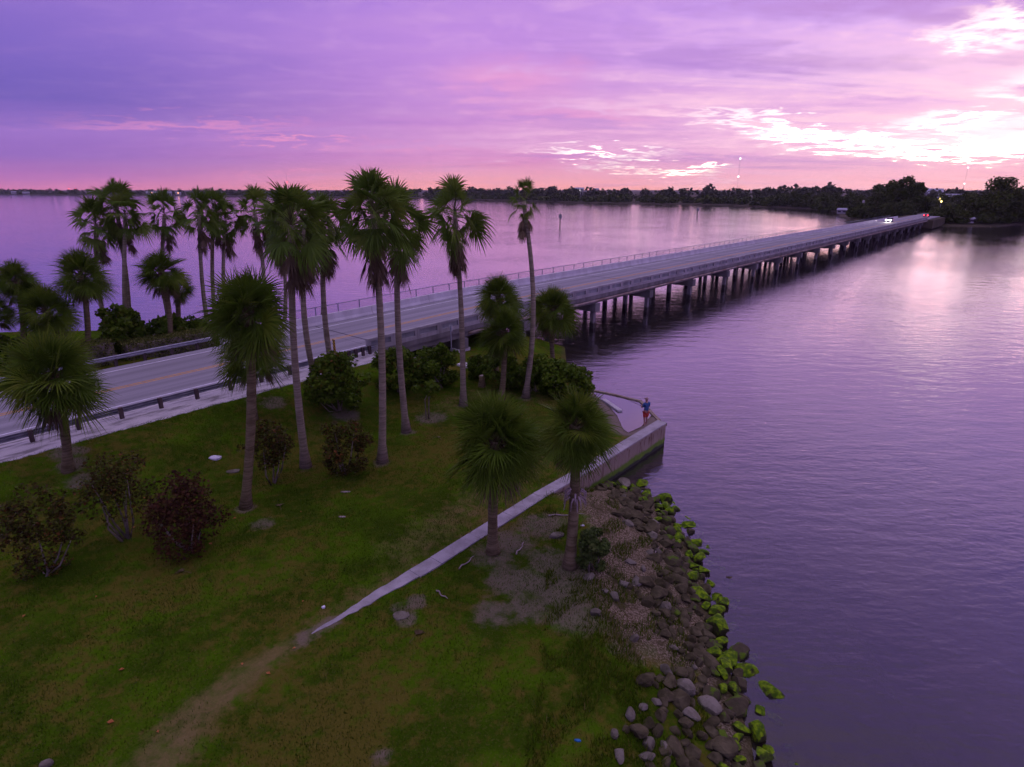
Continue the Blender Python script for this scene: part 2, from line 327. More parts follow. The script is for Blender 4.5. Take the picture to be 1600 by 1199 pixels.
# seawall concrete with rust and an algae band near the water
def wallmat(name, topc):
    t = mat(name); z = t.sep(t.pos)[2]
    n1 = t.noise(t.pos, 1.2, 5, 0.6)
    mp = t.new('ShaderNodeMapping'); t.put(mp.inputs[0], t.pos); mp.inputs['Scale'].default_value = (2.6, 2.6, 0.35); st = t.noise(mp.outputs[0], 1.6, 3, 0.6)
    c = t.mix(t.ss(n1, 0.3, 0.7), topc[0], topc[1])
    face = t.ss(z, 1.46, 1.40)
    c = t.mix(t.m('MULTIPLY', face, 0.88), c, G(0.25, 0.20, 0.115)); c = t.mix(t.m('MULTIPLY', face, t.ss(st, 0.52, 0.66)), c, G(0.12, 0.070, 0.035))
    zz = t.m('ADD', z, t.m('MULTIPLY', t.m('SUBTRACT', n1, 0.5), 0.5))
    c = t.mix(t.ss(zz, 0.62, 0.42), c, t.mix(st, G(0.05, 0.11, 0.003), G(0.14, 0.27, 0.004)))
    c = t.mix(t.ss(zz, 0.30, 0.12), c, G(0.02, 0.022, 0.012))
    t.put(t.p.inputs['Base Color'], c); t.p.inputs['Roughness'].default_value = 0.85; bump(t, t.noise(t.pos, 12, 4), 0.008)
    return t.mat
M['seawall'] = wallmat('seawall_concrete', (G(0.24, 0.23, 0.21), G(0.42, 0.405, 0.385)))

# water: reflective skin over murky body
def watermat(name, murk, clear, rough, amp, d1, d2):
    t = mat(name)
    mp = t.new('ShaderNodeMapping'); t.put(mp.inputs[0], t.pos); mp.inputs['Rotation'].default_value = (0, 0, R(8)); mp.inputs['Scale'].default_value = (0.42, 1.0, 1)
    a = t.noise(mp.outputs[0], 0.8, 2, 0.5); b = t.noise(mp.outputs[0], 2.8, 3, 0.55, 0.3); c = t.noise(t.pos, 4.0, 2, 0.5)
    calm = t.ss(t.noise(t.pos, 0.035, 3, 0.5), 0.36, 0.66, 0.45, 1.0)
    h = t.m('ADD', t.m('MULTIPLY', a, d1), t.m('MULTIPLY', t.m('ADD', t.m('MULTIPLY', b, d2), t.m('MULTIPLY', c, d2*0.38)), calm))
    bm = t.new('ShaderNodeBump'); t.put(bm.inputs['Height'], h); bm.inputs['Distance'].default_value = amp; bm.inputs['Strength'].default_value = 1.0
    lw = t.new('ShaderNodeLayerWeight'); lw.inputs['Blend'].default_value = 0.5; t.l.new(bm.outputs[0], lw.inputs['Normal'])
    refl = t.m('MULTIPLY_ADD', t.m('POWER', lw.outputs['Facing'], 2.7), 0.96, 0.03, clamp=True)
    gl = t.new('ShaderNodeBsdfGlossy'); gl.inputs['Roughness'].default_value = rough; gl.inputs['Color'].default_value = (0.98, 0.96, 1.0, 1); t.l.new(bm.outputs[0], gl.inputs['Normal'])
    di = t.new('ShaderNodeBsdfDiffuse'); t.put(di.inputs[0], murk)
    tr = t.new('ShaderNodeBsdfTransparent'); tr.inputs[0].default_value = (0.75, 0.72, 0.55, 1)
    m1 = t.new('ShaderNodeMixShader'); m1.inputs[0].default_value = clear; t.l.new(di.outputs[0], m1.inputs[1]); t.l.new(tr.outputs[0], m1.inputs[2])
    m2 = t.new('ShaderNodeMixShader'); t.put(m2.inputs[0], refl); t.l.new(m1.outputs[0], m2.inputs[1]); t.l.new(gl.outputs[0], m2.inputs[2])
    t.l.new(m2.outputs[0], t.out.inputs[0]); return t.mat
M['water'] = watermat('lagoon_water', (0.030, 0.027, 0.024, 1), 0.5, 0.05, 1.0, 0.050, 0.035)
M['puddle'] = watermat('still_water', (0.05, 0.048, 0.055, 1), 0.5, 0.03, 1.0, 0.004, 0.004)
M['seabed'] = simple('seabed', (0.05, 0.045, 0.018), (0.12, 0.105, 0.045), 0.18, 0.95)

# ------------------------------------------------------------------ bridge frame of reference: local X = across (n), Y = along (s)
TH = R(41.1); BD = Vector((math.sin(TH), math.cos(TH), 0)); BN = Vector((math.cos(TH), -math.sin(TH), 0))
def BL(n, s, z=0.0): return BD*s + BN*n + Vector((0, 0, z))
def road_z(s): return 3.0 + 0.8*min(max(s/45.0, 0), 1)
S0, S1 = 26.5, 290.0            # bridge ends
N_NEAR, N_FAR, N_FENCE = -36.5, -47.0, -49.3

# ------------------------------------------------------------------ terrain
rip_px = [(915, 757), (960, 760), (1005, 772), (1045, 802), (1070, 850), (1092, 890), (1110, 940), (1112, 985), (1140, 1040), (1146, 1090), (1172, 1150), (1180, 1199), (1195, 1290)]
RIP = [at(x, y, 0) for x, y in rip_px]
shore = [Vector((-260, 70, 0)), at(-150, 530), at(0, 527), at(130, 524), at(250, 524), BL(-56, 20), BL(-55, 32), BL(-52, 42), BL(-44, 47), BL(-38, 48), BL(-34, 47),
         at(885, 568), at(905, 596), at(915, 625), at(920, 680), at(905, 745)]
POLY_A = [(p.x, p.y) for p in shore] + [(p.x, p.y) for p in RIP] + [(7.5, -5), (9, -45), (-260, -45)]
W_PX = [(487, 989), (680, 875), (840, 774), (905, 737), (1034, 658)]
WALL = [at(x, y, 1.5) for x, y in W_PX]
BACK = [WALL[-1], at(1001, 624, 1.5), at(960, 614, 1.5), at(920, 606, 1.5)]
POLY_W = [(p.x, p.y) for p in WALL] + [(p.x, p.y) for p in BACK[1:]] + [(-2.0, 40.0), (-12, 22)]
BASIN = [at(*p, 1.3) for p in [(926, 613), (1004, 630), (1018, 650), (1001, 668), (982, 677), (974, 672), (964, 650), (950, 634), (934, 622)]]
BASIN_P = [(p.x, p.y) for p in BASIN]
def poly_sd(X, Y, poly):
    best = np.full(X.shape, 1e9); ins = np.zeros(X.shape, bool); n_ = len(poly)
    for i in range(n_):
        x0, y0 = poly[i]; x1, y1 = poly[(i+1) % n_]
        ex, ey = x1-x0, y1-y0
        tq = np.clip(((X-x0)*ex+(Y-y0)*ey)/(ex*ex+ey*ey+1e-12), 0, 1)
        best = np.minimum(best, np.hypot(X-x0-tq*ex, Y-y0-tq*ey))
        c = ((y0 > Y) != (y1 > Y)) & (X < (x1-x0)*(Y-y0)/((y1-y0) if y1 != y0 else 1e-12)+x0)
        ins ^= c
    return np.where(ins, best, -best)
def line_d(X, Y, pts):
    best = np.full(X.shape, 1e9)
    for (x0, y0), (x1, y1) in zip(pts[:-1], pts[1:]):
        ex, ey = x1-x0, y1-y0
        tq = np.clip(((X-x0)*ex+(Y-y0)*ey)/(ex*ex+ey*ey+1e-12), 0, 1)
        best = np.minimum(best, np.hypot(X-x0-tq*ex, Y-y0-tq*ey))
    return best
def wob(X, Y):
    return (np.sin(X*0.9+1.3*np.sin(Y*0.37))*np.sin(Y*0.8+1.1*np.sin(X*0.43))*0.5+np.sin(X*2.3+Y*1.1)*np.sin(Y*2.7-X*0.7)*0.22)
def ground(X, Y):
    X = np.asarray(X, float); Y = np.asarray(Y, float)
    n = X*BN.x+Y*BN.y; s = X*BD.x+Y*BD.y
    rz = 3.0+0.8*np.clip(s/45, 0, 1)
    near = sstep(n, -28.0, -36.0)*(1-sstep(s, 24.0, 34.0))
    pl = 1.45+(rz-0.35-1.45)*near
    roadbed = (1-sstep(np.abs(n+41.75), 5.6, 6.4))*(1-sstep(s, 25.5, 29.5))
    farside = (1-sstep(n, -49.0, -47.2))*(1-sstep(s, 24, 40))
    pl = pl*(1-farside)+(rz-0.45)*farside
    pl = np.where((n < -52), np.minimum(pl, rz-0.45-0.09*np.clip(-n-52, 0, 14)), pl)
    under = (n < -36)*sstep(s, 27, 33); pl = pl*(1-under)+(1.5)*under
    pl = pl+0.05*wob(X, Y)*(1-roadbed)
    dA = poly_sd(X, Y, POLY_A)
    nat = np.clip(dA*0.34, -2.7, 99)
    h = np.minimum(nat, pl)
    h = np.where(dA > 3.0, np.minimum(h, pl), h)
    h = h*(1-roadbed)+(rz-0.12)*roadbed
    dW = poly_sd(X, Y, POLY_W)
    inw = sstep(dW, -0.12, 0.12)
    h = h*(1-inw)+np.maximum(h, 1.43+0.02*wob(X, Y))*inw
    dB = poly_sd(X, Y, BASIN_P)
    h = h-0.22*sstep(dB, -0.5, 0.25)*inw
    return h
def gz(x, y): return float(ground(np.array([x]), np.array([y]))[0])
def gp(px, py):
    z = 1.5
    for _ in range(12):
        p = at(px, py, z); z = 0.5*z+0.5*gz(p.x, p.y)
    p = at(px, py, z); p.z = gz(p.x, p.y); return p

def grid(xs, ys):
    X, Y = np.meshgrid(xs, ys); ny, nx = X.shape
    i = np.arange(ny*nx).reshape(ny, nx)
    Fq = np.stack([i[:-1, :-1], i[:-1, 1:], i[1:, 1:], i[1:, :-1]], -1).reshape(-1, 4)
    return X.ravel(), Y.ravel(), Fq
xs = np.concatenate([np.arange(-230, -70, 4.0), np.arange(-70, 16, 0.3)]); ys = np.concatenate([np.arange(-40, 6, 2.0), np.arange(6, 76, 0.3)])
X, Y, Fq = grid(xs, ys); Z = ground(X, Y)
n_ = X*BN.x+Y*BN.y; s_ = X*BD.x+Y*BD.y; dA = poly_sd(X, Y, POLY_A)
dW_ = poly_sd(X, Y, POLY_W); dl = line_d(X, Y, [(p.x, p.y) for p in WALL])
sand = sstep(n_, -34.6, -35.6)*(1-sstep(n_, -48.3, -47.8)*0)*(1-sstep(s_, 30, 33))*(n_ > -47.6)
sand = np.maximum(sand, (n_ < -47.4)*(n_ > -48.2)*0.7)
tail = [(p.x, p.y) for p in [at(487, 989, 1.45), at(400, 1040, 1.45), at(310, 1110, 1.45), at(240, 1199, 1.45), at(150, 1400, 1.45)]]
trail = np.exp(-(line_d(X, Y, tail)/(0.42+0.17*np.clip(16-Y, 0, 10)))**2)
trail = np.maximum(trail*1.0, 0.75*np.exp(-(line_d(X, Y, [(p.x, p.y) for p in WALL])/1.3)**2)*(dW_ > -0.1))
inn = [(p.x, p.y) for p in [at(640, 860, 1.45), at(760, 770, 1.45), at(850, 700, 1.45), at(900, 650, 1.45)]]
trail = np.maximum(trail, 0.8*np.exp(-(line_d(X, Y, inn)/1.8)**2))
back_d = [(p.x, p.y) for p in [at(690, 640, 1.45), at(760, 610, 1.45), at(900, 625, 1.45)]]
trail = np.maximum(trail, 0.7*np.exp(-(line_d(X, Y, back_d)/2.2)**2))
shell = sstep(dA, 6.0, 3.0)*(dW_ < 0.0)*(n_ > -30)*(Y < 40)*(Y > 14.5)*sstep(Y, 13, 17)
shell = np.maximum(shell, 0.9*sstep(dA, 1.9, 0.4)*(dW_ < 0)*(n_ > -30))
def spots(lst):
    o = np.zeros_like(X)
    for px, py, r in lst:
        p = at(px, py, 1.5); o = np.maximum(o, np.exp(-(((X-p.x)**2+(Y-p.y)**2)/(r*r))**1.5))
    return o
bare = spots([(112, 738, 0.9), (118, 752, 0.8), (128, 768, 0.8), (770, 865, 1.3), (890, 888, 1.2), (410, 818, 0.7), (635, 965, 0.5), (620, 950, 0.4), (800, 850, 1.2), (850, 820, 1.4),
              (430, 655, 1.0), (540, 655, 1.1), (675, 652, 1.3), (650, 940, 0.5), (860, 875, 1.3), (600, 1180, 0.4), (490, 985, 0.45), (520, 970, 0.4), (470, 1000, 0.5), (820, 950, 1.0), (870, 925, 1.9), (800, 905, 1.3), (770, 960, 1.0), (900, 960, 1.2), (478, 730, 0.55), (597, 722, 0.55), (635, 675, 0.55), (724, 633, 0.6), (383, 793, 0.5), (821, 621, 0.6), (395, 655, 0.5)])
wet = sstep(poly_sd(X, Y, BASIN_P), -1.6, -0.1)*(dW_ > 0)
keep = Fq
t = mat('island_ground')
def at_(nm):
    a = t.new('ShaderNodeAttribute'); a.attribute_name = nm; return a.outputs['Fac']
nb = t.noise(t.pos, 0.45, 5, 0.6); nm_ = t.noise(t.pos, 2.2, 5, 0.65); nf = t.noise(t.pos, 14.0, 4, 0.7)
gr = t.mix(t.ss(nb, 0.40, 0.62), G(0.034, 0.072, 0.003), G(0.056, 0.128, 0.003))
gr = t.mix(t.ss(t.m('ADD', t.m('MULTIPLY', nm_, 0.6), t.m('MULTIPLY', t.noise(t.pos, 0.22, 3, 0.5), 0.5)), 0.50, 0.66), gr, G(0.100, 0.094, 0.013))
gr = t.mix(t.m('MULTIPLY', t.ss(nf, 0.5, 0.75), 0.5), gr, G(0.15, 0.135, 0.035))
dry = t.mix(nf, G(0.12, 0.10, 0.028), G(0.22, 0.18, 0.068))
tri = t.m('ADD', t.m('MULTIPLY', at_('trail'), 0.85), t.m('MULTIPLY', t.m('SUBTRACT', t.m('ADD', t.m('MULTIPLY', nm_, 0.6), t.m('MULTIPLY', nb, 0.4)), 0.5), 2.2))
c = t.mix(t.ss(tri, 0.3, 1.15), gr, dry)
br = t.m('ADD', at_('bare'), t.m('MULTIPLY', t.m('SUBTRACT', t.m('ADD', t.m('MULTIPLY', nm_, 0.5), t.m('MULTIPLY', nb, 0.5)), 0.5), 2.6))
c = t.mix(t.m('MULTIPLY', t.ss(br, 0.45, 1.0), 0.75), c, t.mix(nf, G(0.12, 0.10, 0.06), G(0.23, 0.20, 0.14)))
shl = t.m('ADD', at_('shell'), t.m('MULTIPLY', t.m('SUBTRACT', nb, 0.5), 1.4))
shc = t.mix(t.ss(nf, 0.4, 0.66), G(0.075, 0.060, 0.026), G(0.28, 0.235, 0.155))
shc = t.mix(t.ss(t.noise(t.pos, 1.1, 4, 0.6), 0.52, 0.66), shc, G(0.065, 0.058, 0.025))
c = t.mix(t.ss(shl, 0.45, 0.8), c, shc)
sa = t.m('ADD', at_('sand'), t.m('MULTIPLY', t.m('SUBTRACT', nm_, 0.5), 0.7))
sn_ = t.noise(t.comb(t.m('MULTIPLY', t.vm('DOT_PRODUCT', t.pos, tuple(BN)), 2.2), t.m('MULTIPLY', t.vm('DOT_PRODUCT', t.pos, tuple(BD)), 0.35), 0.0), 1.3, 5, 0.65)
c = t.mix(t.ss(sa, 0.40, 0.62), c, t.mix(t.ss(sn_, 0.36, 0.56), G(0.24, 0.23, 0.21), G(0.56, 0.54, 0.51)))
c = t.mix(t.ss(at_('wet'), 0.3, 0.9), c, t.mix(nf, G(0.16, 0.13, 0.10), G(0.23, 0.19, 0.15)))
zz = t.sep(t.pos)[2]; c = t.mix(t.ss(zz, 0.25, -0.1), c, t.mix(nb, G(0.05, 0.045, 0.018), G(0.12, 0.105, 0.045)))
t.put(t.p.inputs['Base Color'], c); t.p.inputs['Roughness'].default_value = 0.95; t.p.inputs['Specular IOR Level'].default_value = 0.0
bump(t, t.m('ADD', t.m('MULTIPLY', nf, 0.6), nm_), 0.07); M['ground'] = t.mat
me = np_mesh('ground', np.stack([X, Y, Z], -1), keep, M['ground'], {'sand': ('POINT', sand), 'trail': ('POINT', trail), 'shell': ('POINT', shell), 'bare': ('POINT', bare), 'wet': ('POINT', wet)}, True)
tag(link('ground', me), kind='structure')

# water + seabed
MB().add([(-7000, -300, 0), (7000, -300, 0), (7000, 9000, 0), (-7000, 9000, 0)], [(0, 1, 2, 3)]).build('water', M['water']); tag(bpy.data.objects['water'], kind='structure')
MB().add([(-7000, -300, -2.2), (7000, -300, -2.2), (7000, 9000, -2.2), (-7000, 9000, -2.2)], [(0, 1, 2, 3)]).build('seabed', M['seabed']); tag(bpy.data.objects['seabed'], kind='structure')

# ------------------------------------------------------------------ road on the causeway (structure)
def strip(name, n0, n1, ss_, dz, thick, m_, kind='structure', zf=road_z, parent=None):
    mb = MB(); prev = None
    for i, s in enumerate(ss_):
        z = zf(s)+dz
        mb.v += [(n0, s, z), (n1, s, z), (n1, s, z-thick), (n0, s, z-thick)]
        if i:
            a, b = (i-1)*4, i*4
            for k in range(4): mb.f.append((a+k, a+(k+1) % 4, b+(k+1) % 4, b+k)[::-1]); mb.mi.append(0)
    mb.f += [(0, 1, 2, 3), tuple((len(ss_)-1)*4+k for k in (3, 2, 1, 0))]; mb.mi += [0, 0]
    o = mb.build(name, m_, parent)
    if parent is None: o.rotation_euler = (0, 0, -TH)
    if kind: tag(o, kind=kind)
    return o
sapp = [-150, -60, -20, 0, 6, 12, 18, 24, S0-0.03]
strip('road', N_FAR-0.1, N_NEAR-1.2, sapp, 0.0, 0.3, M['asphalt'])
for nn in (-41.62, -41.92): strip('yellow_centre_line', nn-0.06, nn+0.06, sapp, 0.004, 0.003, M['yellow_paint'])
strip('white_edge_line', -46.15, -46.0, sapp, 0.004, 0.003, M['white_paint']); strip('white_edge_line', -38.2, -38.05, sapp, 0.004, 0.003, M['white_paint'])
sfar = [S1+0.03, 320, 380, 460, 560]
strip('far_road', N_FAR-0.1, N_NEAR, sfar, 0.0, 0.3, M['asphalt'])

# ------------------------------------------------------------------ the bridge
bridge = empty('road_bridge', (0, 0, 0)); bridge.rotation_euler = (0, 0, -TH)
tag(bridge, 'long low concrete road bridge on rows of square piles crossing the lagoon', 'bridge')
sb = [S0, 30, 36, 42, 45] + list(np.linspace(60, S1, 12))
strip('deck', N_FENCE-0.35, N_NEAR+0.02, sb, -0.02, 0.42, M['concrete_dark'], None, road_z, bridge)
strip('road_surface', N_FAR+0.02, N_NEAR-0.36, sb, 0.0, 0.06, M['asphalt'], None, road_z, bridge)
strip('sidewalk', N_FENCE-0.15, N_FAR-0.42, sb, 0.12, 0.16, M['concrete'], None, road_z, bridge)
for nn in (-41.62, -41.92): strip('yellow_centre_line', nn-0.06, nn+0.06, sb, 0.004, 0.003, M['yellow_paint'], None, road_z, bridge)
strip('white_edge_line', -46.15, -46.0, sb, 0.004, 0.003, M['white_paint'], None, road_z, bridge)
strip('white_edge_line', -38.2, -38.05, sb, 0.004, 0.003, M['white_paint'], None, road_z, bridge)
MB().box(N_FAR+0.1, N_NEAR-0.5, S0+0.9, S0+1.02, road_z(S0)+0.006, road_z(S0)+0.02).build('expansion_joint', M['black'], bridge)
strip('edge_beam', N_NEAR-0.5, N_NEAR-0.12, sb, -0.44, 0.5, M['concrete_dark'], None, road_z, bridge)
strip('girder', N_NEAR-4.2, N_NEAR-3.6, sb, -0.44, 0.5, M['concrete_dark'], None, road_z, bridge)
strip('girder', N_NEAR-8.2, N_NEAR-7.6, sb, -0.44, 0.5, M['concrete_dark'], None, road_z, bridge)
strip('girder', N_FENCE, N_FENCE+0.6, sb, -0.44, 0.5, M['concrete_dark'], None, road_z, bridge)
mb = MB(); mb.tube([(N_NEAR+0.13, s, road_z(s)-0.62) for s in sb if s > 30], 0.12, 8); mb.build('conduit_pipe', M['pipe'], bridge, True)
# near parapet: panels 2.4 m long with a recessed infill
PL = 2.4
pm = MB(); h2 = PL/2-0.012
pm.box(-0.32, 0.0, -h2, h2, -0.40, 0.30).box(-0.30, 0.02, -h2, h2, 0.72, 0.92)
pm.box(-0.30, 0.015, h2-0.26, h2, 0.30, 0.72).box(-0.30, 0.015, -h2, -h2+0.26, 0.30, 0.72)
pm.box(-0.24, -0.10, -h2+0.26, h2-0.26, 0.30, 0.72, 1)
panel_me = pm.mesh('parapet_panel', [M['parapet'], M['parapet_in']])
s = S0-1.0+PL/2
while s < S1:
    o = link('parapet_panel', panel_me, bridge); o.location = (N_NEAR, s, road_z(s)); o.rotation_euler = (math.atan(0.8/45) if s < 45 else 0, 0, 0); s += PL
# far traffic barrier: 7.2 m segments
bl = 7.2; bm_ = MB(); hb = bl/2-0.015
prof = [(0, 0), (0.0, 0.08), (0.12, 0.30), (0.19, 0.82), (0.40, 0.82), (0.42, 0.0)]
vs = [(-x, y, z) for y in (-hb, hb) for x, z in prof]; k = len(prof)
fs = [tuple(range(k)), tuple(range(2*k-1, k-1, -1))]+[(i, i+k, (i+1) % k+k, (i+1) % k) for i in range(k)]
bm_.add(vs, fs); bar_me = bm_.mesh('barrier_segment', M['concrete_pale'])
s = 19.3+bl/2
while s-bl/2 < S1:
    o = link('barrier_segment', bar_me, bridge); o.location = (N_FAR, s, road_z(s)); o.rotation_euler = (math.atan(0.8/45) if s < 45 else 0, 0, 0); s += bl
# pedestrian fence along the sidewalk
fp = MB().box(-0.035, 0.035, -0.035, 0.035, 0.1, 1.13); fp_me = fp.mesh('fence_post', M['fence'])
s = S0+0.1
while s < S1:
    o = link('fence_post', fp_me, bridge); o.location = (N_FENCE, s, road_z(s)); s += 2.4
for hgt in (1.14, 0.2):
    mb = MB(); mb.tube([(N_FENCE, q, road_z(q)+hgt) for q in sb], 0.035, 6); mb.build('fence_rail', M['fence'], bridge)
t = mat('wire_mesh'); tr = t.new('ShaderNodeBsdfTransparent'); mx = t.new('ShaderNodeMixShader'); mx.inputs[0].default_value = 0.86
t.p.inputs['Base Color'].default_value = (0.10, 0.11, 0.13, 1); t.l.new(t.p.outputs[0], mx.inputs[1]); t.l.new(tr.outputs[0], mx.inputs[2]); t.l.new(mx.outputs[0], t.out.inputs[0]); M['mesh'] = t.mat
mb = MB()
for i, q in enumerate(sb):
    mb.v += [(N_FENCE, q, road_z(q)+0.21), (N_FENCE, q, road_z(q)+1.12)]
    if i: mb.f.append((2*i-2, 2*i, 2*i+1, 2*i-1)); mb.mi.append(0)
mb.build('wire_mesh', M['mesh'], bridge)
# pile bents
t = mat('pile_concrete'); z = t.sep(t.pos)[2]; n1 = t.noise(t.pos, 1.5, 4)
c = t.mix(n1, G(0.12, 0.115, 0.105), G(0.24, 0.23, 0.21)); zz = t.m('ADD', z, t.m('MULTIPLY', n1, 0.5))
c = t.mix(t.ss(zz, 1.15, 0.75), c, G(0.035, 0.032, 0.022)); t.put(t.p.inputs['Base Color'], c); t.p.inputs['Roughness'].default_value = 0.85; M['pile'] = t.mat
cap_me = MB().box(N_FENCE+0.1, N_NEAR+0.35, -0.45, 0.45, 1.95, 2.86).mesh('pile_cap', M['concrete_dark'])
pile_me = MB().box(-0.23, 0.23, -0.23, 0.23, -2.2, 1.95).mesh('pile', M['pile'])
wide_me = MB().box(-0.5, 0.5, -0.75, 0.75, -0.5, 1.95).mesh('pile', M['concrete_pale'])
joint_me = MB().box(N_FAR+0.1, N_NEAR-0.45, -0.04, 0.04, 0.005, 0.012).mesh('expansion_joint', M['black'])
bents = [35.2]+[43.7+12.3*i for i in range(20)]
for i, s in enumerate(bents):
    if i > 1: jn = link('expansion_joint', joint_me, bridge); jn.location = (0, s, road_z(s))
    cp_ = link('pile_cap', cap_me, bridge); cp_.location = (0, s, road_z(s)-3.8)
    for nn in (-36.75, -39.9, -43.0, -46.1, -48.9):
        o = link('pile', wide_me if i == 0 else pile_me, cp_); o.location = (nn, 0, 0)
MB().box(N_FENCE-0.3, N_NEAR, S0-0.5, S0+0.5, 0.6, road_z(S0)-0.46).build('abutment', M['concrete'], bridge)

# ------------------------------------------------------------------ guardrails
def wbeam(mb, pts):     # W profile swept along local pts
    prof = [(0, 0.0), (0.0, 0.04), (0.07, 0.08), (0.07, 0.12), (0.0, 0.16), (0.0, 0.18), (0.07, 0.22), (0.07, 0.27), (0, 0.31)]
    prof = prof+[(x-0.012, z) for x, z in prof[::-1]]; k = len(prof); o = len(mb.v)
    for (n, s, z, sg) in pts:
        mb.v += [(n+sg*x, s, z+q) for x, q in prof]
    for i in range(len(pts)-1):
        for j in range(k):
            mb.f.append((o+i*k+j, o+i*k+(j+1) % k, o+(i+1)*k+(j+1) % k, o+(i+1)*k+j)); mb.mi.append(0)
def guardrail(label, n0, ss_, posts, sg, zoff, railm, postm, extra=()):
    g = empty('guardrail'); g.rotation_euler = (0, 0, -TH); tag(g, label, 'guardrail')
    mb = MB(); wbeam(mb, [(n0, s, zoff(s)+0.44, sg) for s in ss_]); mb.build('rail', railm, g)
    for s in posts:
        zg = gz(*BL(n0-sg*0.14, s).xy)
        o = MB().box(-0.08, 0.08, -0.10, 0.10, zg-0.2, zoff(s)+0.80).build('post', postm, g); o.location = (n0-sg*0.16, s, 0)
        o2 = MB().box(-0.08, 0.08, -0.07, 0.07, zoff(s)+0.44, zoff(s)+0.78).build('block', postm, o); o2.location = (sg*0.09, 0, 0)
    return g
zo = lambda s: road_z(s)-0.30
guardrail('dark steel guardrail on wooden posts between the sandy shoulder and the park lawn', N_NEAR+0.15, [-60, -20, 0]+list(np.arange(4, 26.2, 2.0)), list(np.arange(-19.05, 23.0, 2.0))+[23.6, 24.2, 24.8, 25.4], -1, zo, M['galv_dull'], M['wood_post'])
guardrail('pale galvanised guardrail beside the clipped hedge across the road', -48.6, [-60, -20, 0, 8, 14, 19.2], np.arange(-18, 19.2, 1.9), 1, lambda s: road_z(s)-0.30, M['galv'], M['wood_post'])

# object marker with diagonal stripes at the bridge end
def marker(p, label, back):
    e = empty('object_marker_sign', p, -TH); tag(e, label, 'sign')
    MB().box(-0.03, 0.03, -0.03, 0.03, -0.3, 1.75).build('post', M['galv'], e)
    if back:
        MB().box(-0.15, 0.15, 0.032, 0.04, 1.25, 1.75).build('panel', M['white_paint'], e); return e
    MB().box(-0.15, 0.15, -0.04, -0.032, 0.85, 1.85).build('panel', M['yellow_sign'], e)
    mb = MB()
    for k in range(5):
        z0 = 0.80+k*0.24; lo, hi = 0.852, 1.848
        q = [(-0.148, z0+0.22), (0.148, z0-0.06), (0.148, z0+0.06), (-0.148, z0+0.34)]
        q = [(x, min(max(z_, lo), hi)) for x, z_ in q]
        mb.add([(x, -0.044, z_) for x, z_ in q]+[(x, -0.041, z_) for x, z_ in q], [(0, 1, 2, 3), (7, 6, 5, 4), (0, 4, 5, 1), (1, 5, 6, 2), (2, 6, 7, 3), (3, 7, 4, 0)])
    mb.build('black_stripe', M['black'], e); return e
mp_ = at(545, 545, 3.6); mp_ = BL(N_NEAR+0.62, 22.3); mp_.z = gz(mp_.x, mp_.y)
marker(mp_, 'yellow hazard marker with black diagonal stripes at the start of the bridge', False)
pm2 = BL(N_NEAR+0.35, 33.6); pm2.z = road_z(33.6)-1.2
marker(pm2, 'small white plate on a post fixed outside the bridge parapet', True)

# ------------------------------------------------------------------ seawall
wall = empty('seawall', WALL[0]); tag(wall, 'long pale concrete seawall running from the lawn out to a corner in the water', 'seawall')
def offset_line(pts, d):
    out = []
    for i, p in enumerate(pts):
        t_ = (pts[min(i+1, len(pts)-1)]-pts[max(i-1, 0)]); t_.z = 0; t_.normalize()
        out.append(p+Vector((t_.y, -t_.x, 0))*d)
    return out
def resample(pts, step):
    out = [pts[0].copy()]; acc = 0
    for a, b in zip(pts[:-1], pts[1:]):
        L_ = (b-a).length; nseg = max(1, round(L_/step))
        for k in range(1, nseg+1): out.append(a.lerp(b, k/nseg))
    return out
def seg_blocks(pts, step, wl, wr, z0, z1, name, m_, parent, gapw=0.015, jit=0.0):
    rs = resample(pts, step)
    for i, (a, b) in enumerate(zip(rs[:-1], rs[1:])):
        t_ = (b-a).normalized(); nrm = Vector((t_.y, -t_.x, 0)); a2, b2 = a+t_*gapw, b-t_*gapw
        dz = random.uniform(-jit, jit); wL = wl+random.uniform(-jit, jit)
        vs = [q+nrm*sd_+Vector((0, 0, z_)) for z_ in (z0, z1+dz) for q in (a2, b2) for sd_ in (-wL, wr)]
        vs = [v-parent.location for v in vs]
        mb = MB().add(vs, [(0, 1, 3, 2), (4, 6, 7, 5), (0, 4, 5, 1), (2, 3, 7, 6), (0, 2, 6, 4), (1, 5, 7, 3)])
        mb.build(name, m_, parent)
for p in WALL+BACK: p.z = 0.0
wall.location.z = 0.0
WL = [p.copy() for p in WALL]
d0 = (WL[1]-WL[0]).normalized(); A0 = WL[0]; A1 = WL[0]+d0*4.2; nr0 = Vector((d0.y, -d0.x, 0))
mb = MB(); NS = 16
for i in range(NS+1):
    f = i/NS; q = A0.lerp(A1-d0*0.008, f); wl_ = (0.04+0.23*f**0.7)+random.uniform(-0.045, 0.045)*(1-f**4); wr_ = (0.04+0.26*f**0.8)+random.uniform(-0.05, 0.05)*(1-f**4)
    for qq in (q-nr0*wl_, q+nr0*wr_): mb.v += [tuple(Vector((qq.x, qq.y, 1.2))-wall.location), tuple(Vector((qq.x, qq.y, 1.462+0.03*f))-wall.location)]
    if i: a4, b4 = 4*(i-1), 4*i; mb.f += [(a4+1, a4+3, b4+3, b4+1), (a4, a4+1, b4+1, b4), (a4+2, b4+2, b4+3, a4+3)]; mb.mi += [0]*3
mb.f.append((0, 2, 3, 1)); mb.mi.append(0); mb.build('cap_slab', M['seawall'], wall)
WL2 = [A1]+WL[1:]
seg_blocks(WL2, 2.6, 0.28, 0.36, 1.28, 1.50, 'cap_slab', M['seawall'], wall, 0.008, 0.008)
seg_blocks(WL2, 2.6, 0.23, 0.29, -1.5, 1.279, 'wall_panel', M['seawall'], wall, 0.006)
